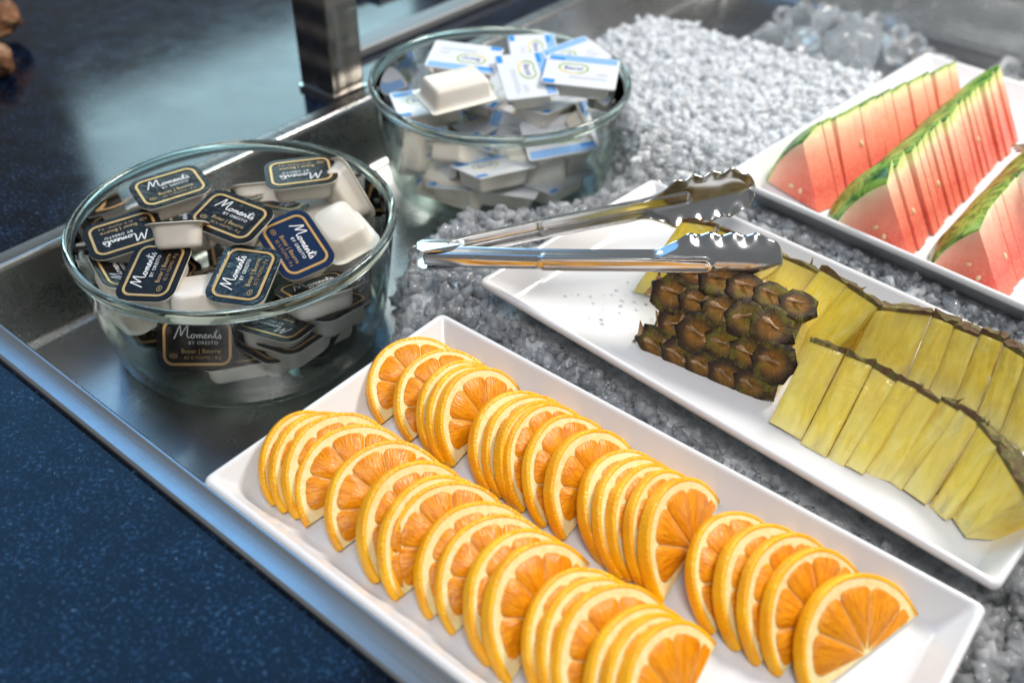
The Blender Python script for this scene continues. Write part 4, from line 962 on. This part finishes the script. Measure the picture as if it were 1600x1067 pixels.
# ------------------------------------------------------------------ ice
def in_rect(x, y, P, lx, ly, pad):
    c, rm = P; v = rm.inverted() @ (Vector((x, y, 0)) - Vector((c.x, c.y, 0))); return abs(v.x) < lx / 2 + pad and abs(v.y) < ly / 2 + pad
def ice_h(x, y):
    nz = noise.noise(Vector((x * 14, y * 14, 1.3))) * .03
    left = -0.395 - .13 * sstep(.60, .68, y)
    m = sstep(left - .02, left + .03, x + nz) * (1 - sstep(.84, .90, y + nz * .8 - (x + .45) * .12)) 
    if y < .34: m *= sstep(-.36, -.33, x + nz * .3)
    top = -.0220 + .0068 * sstep(.335, .375, y)
    h = FLOOR - .003 + (top - FLOOR + .003) * m + noise.fractal(Vector((x * 55, y * 55, 4)), 1, 2, 3) * .0022 * m
    d = math.hypot(x - B2[0], y - B2[1]); h = h + (min(h, B2[2] - .0015) - h) * (1 - sstep(.092, .120, d))
    d = math.hypot(x - B1[0], y - B1[1]); h = h + (FLOOR - .003 - h) * (1 - sstep(.095, .115, d))
    return h, m
NX, NY = 150, 190; xs = np.linspace(-.548, .20, NX); ys = np.linspace(.162, .985, NY); V = []; F = []; keep = {}
for j in range(NY):
    for i in range(NX): V.append((xs[i], ys[j], ice_h(xs[i], ys[j])[0]))
for j in range(NY - 1):
    for i in range(NX - 1):
        q = j * NX + i
        if max(V[q][2], V[q + 1][2], V[q + NX][2], V[q + NX + 1][2]) > FLOOR + .0005: F.append((q, q + 1, q + NX + 1, q + NX))
tag(obj('ice_bed', me_new('ice_bed', V, F, MAT['wet_ice'], smooth=True)), 'wet grey bed of melting crushed ice under the platters', 'ice', kind='stuff')
def shard_protos():
    out = []
    for k in range(14):
        r = random.Random(k); bm = bmesh.new()
        for _ in range(11):
            v = Vector((r.gauss(0, 1), r.gauss(0, 1), r.gauss(0, 1))).normalized() * r.uniform(.8, 1.1); bm.verts.new((v.x * r.uniform(1.0, 1.25), v.y * .9, v.z * .65))
        h = bmesh.ops.convex_hull(bm, input=list(bm.verts)); bmesh.ops.delete(bm, geom=[e for e in set(h['geom_interior'] + h['geom_unused']) if isinstance(e, bmesh.types.BMVert)], context='VERTS')
        bmesh.ops.triangulate(bm, faces=list(bm.faces)); bm.verts.ensure_lookup_table(); bm.verts.index_update()
        out.append((np.array([v.co for v in bm.verts]), np.array([[v.index for v in f.verts] for f in bm.faces]))); bm.free()
    return out
PROTO = shard_protos()
def scatter(name, label, n, region, m, smin, smax, seed):
    r = np.random.default_rng(seed); VV = []; FF = []; off = 0; cnt = 0; tries = 0
    while cnt < n and tries < n * 14:
        tries += 1; x = r.uniform(region[0], region[1]); y = r.uniform(region[2], region[3]); s = smin + (smax - smin) * r.random() ** 2.6
        if in_rect(x, y, P1, .327, .176, -.010 + s) or in_rect(x, y, P2, .326, .178, -.010 + s) or in_rect(x, y, P3, .268, .325, -.010 + s): continue
        if math.hypot(x - B1[0], y - B1[1]) < .100 or math.hypot(x - B2[0], y - B2[1]) < .098: continue
        h, mk = ice_h(x, y)
        if r.random() > mk * 1.1 + .004: continue
        z = max(h, FLOOR) + r.uniform(.1, .8) * s + r.random() ** 3 * .004
        pv, pf = PROTO[r.integers(14)]; q = r.normal(size=4); q /= np.linalg.norm(q); a_, b_, c_, d_ = q
        rot = np.array([[1 - 2 * (c_ * c_ + d_ * d_), 2 * (b_ * c_ - a_ * d_), 2 * (b_ * d_ + a_ * c_)], [2 * (b_ * c_ + a_ * d_), 1 - 2 * (b_ * b_ + d_ * d_), 2 * (c_ * d_ - a_ * b_)], [2 * (b_ * d_ - a_ * c_), 2 * (c_ * d_ + a_ * b_), 1 - 2 * (b_ * b_ + c_ * c_)]])
        VV.append(pv @ rot.T * s + np.array([x, y, z])); FF.append(pf + off); off += len(pv); cnt += 1
    V = np.concatenate(VV); F = np.concatenate(FF); me = bpy.data.meshes.new(name)
    me.vertices.add(len(V)); me.vertices.foreach_set('co', V.ravel()); me.loops.add(F.size); me.loops.foreach_set('vertex_index', F.ravel().astype(np.int32))
    me.polygons.add(len(F)); me.polygons.foreach_set('loop_start', np.arange(0, F.size, 3, dtype=np.int32)); me.update(); me.validate(); me.materials.append(m)
    return tag(obj(name, me), label, 'ice', kind='stuff')
scatter('crushed_ice', 'clear wet crushed ice between the platters', 9500, (-.47, .16, .30, .64), MAT['ice'], .0024, .0075, 1)
scatter('crushed_ice', 'loose white crushed ice heaped behind the far bowl', 14000, (-.545, .02, .58, .93), MAT['snow'], .0012, .0060, 2)
scatter('crushed_ice', 'clear crushed ice beside the orange platter corner', 1600, (.0, .10, .16, .36), MAT['ice'], .0025, .009, 3)

def cube_mesh(seed):
    bm = bmesh.new(); bmesh.ops.create_cube(bm, size=2.0); bmesh.ops.bevel(bm, geom=list(bm.edges), offset=.55, segments=4, profile=.5, affect='EDGES')
    for v in bm.verts:
        v.co *= 1 + .32 * noise.noise(v.co * 1.1 + Vector((seed * 5, 0, 0)))
        v.co.x *= 1 - .12 * v.co.z
    me = bpy.data.meshes.new('ice_cube'); bm.to_mesh(me); bm.free(); me.materials.append(MAT['ice_cube']); me.polygons.foreach_set('use_smooth', [True] * len(me.polygons)); return me
CB = [cube_mesh(i) for i in range(5)]
k = 0
for (px, py, z) in [(1205, 62, -.05), (1228, 48, -.05), (1252, 62, -.05), (1236, 82, -.05), (1262, 90, -.05), (1290, 76, -.05), (1276, 50, -.05), (1302, 40, -.05), (1322, 62, -.05), (1345, 84, -.05), (1318, 92, -.05),
                    (1352, 50, -.05), (1374, 66, -.05), (1398, 82, -.05), (1405, 56, -.05), (1428, 70, -.05), (1446, 88, -.05), (1380, 40, -.05), (1252, 34, -.03), (1288, 26, -.03), (1330, 34, -.03), (1262, 62, -.028), (1310, 66, -.028), (1350, 68, -.028),
                    (1300, 100, -.045), (1335, 108, -.045), (1465, 105, -.05), (1555, 118, -.05), (1580, 132, -.05), (1596, 150, -.05), (1575, 105, -.05), (1590, 180, -.048), (1280, 108, -.045), (1225, 26, -.045)]:
    p = G(px, py, z); s = random.uniform(.008, .0165)
    mw = Matrix.Translation(p) @ Matrix.Rotation(random.random() * 6, 4, Vector((random.random(), random.random(), random.random()))) @ Matrix.Scale(s, 4)
    tag(obj('ice_cube', CB[k % 5], None, mw), 'clear rounded ice cube in the heap behind the watermelon platter', 'ice cube', 'clear ice cubes behind the watermelon'); k += 1

# ------------------------------------------------------------------ water drops on the platters
def drops(name, label, spots, z, seed):
    r = random.Random(seed); V = []; F = []
    for (x, y) in spots:
        rad = r.uniform(.0005, .0016); n = 8; b0 = len(V)
        for f, h in ((1, 0), (.8, .25), (.45, .38)):
            for k in range(n): V.append((x + rad * f * math.cos(2 * math.pi * k / n), y + rad * f * math.sin(2 * math.pi * k / n) * .8, z + rad * h))
        V.append((x, y, z + rad * .42))
        for i in range(2):
            for k in range(n): F.append((b0 + i * n + k, b0 + i * n + (k + 1) % n, b0 + (i + 1) * n + (k + 1) % n, b0 + (i + 1) * n + k))
        F += [(b0 + 2 * n + k, b0 + 2 * n + (k + 1) % n, b0 + 3 * n) for k in range(n)]
    tag(obj(name, me_new(name, V, F, MAT['drop'], smooth=True)), label, 'water', kind='stuff')
MAT['drop'] = mat('water', (0.95, 0.97, 1.0), 0.02, 0, IOR=1.33, Transmission_Weight=0.9)
sp = []
rr = random.Random(5)
for _ in range(46):
    p = G(rr.gauss(960, 45), rr.gauss(470, 28), ZF2); sp.append((p.x, p.y))
drops('water_drops', 'small water drops on the empty end of the pineapple platter', [q for q in sp if in_rect(q[0], q[1], P2, .326, .178, -.032)], ZF2 - .0001, 1)
sp = []
for _ in range(40):
    p = G(rr.uniform(430, 1300), rr.uniform(700, 1067), ZF1); sp.append((p.x, p.y))
drops('water_drops', 'small juice drops on the orange platter', [q for q in sp if in_rect(q[0], q[1], P1, .327, .176, -.030)], ZF1 - .0001, 2)
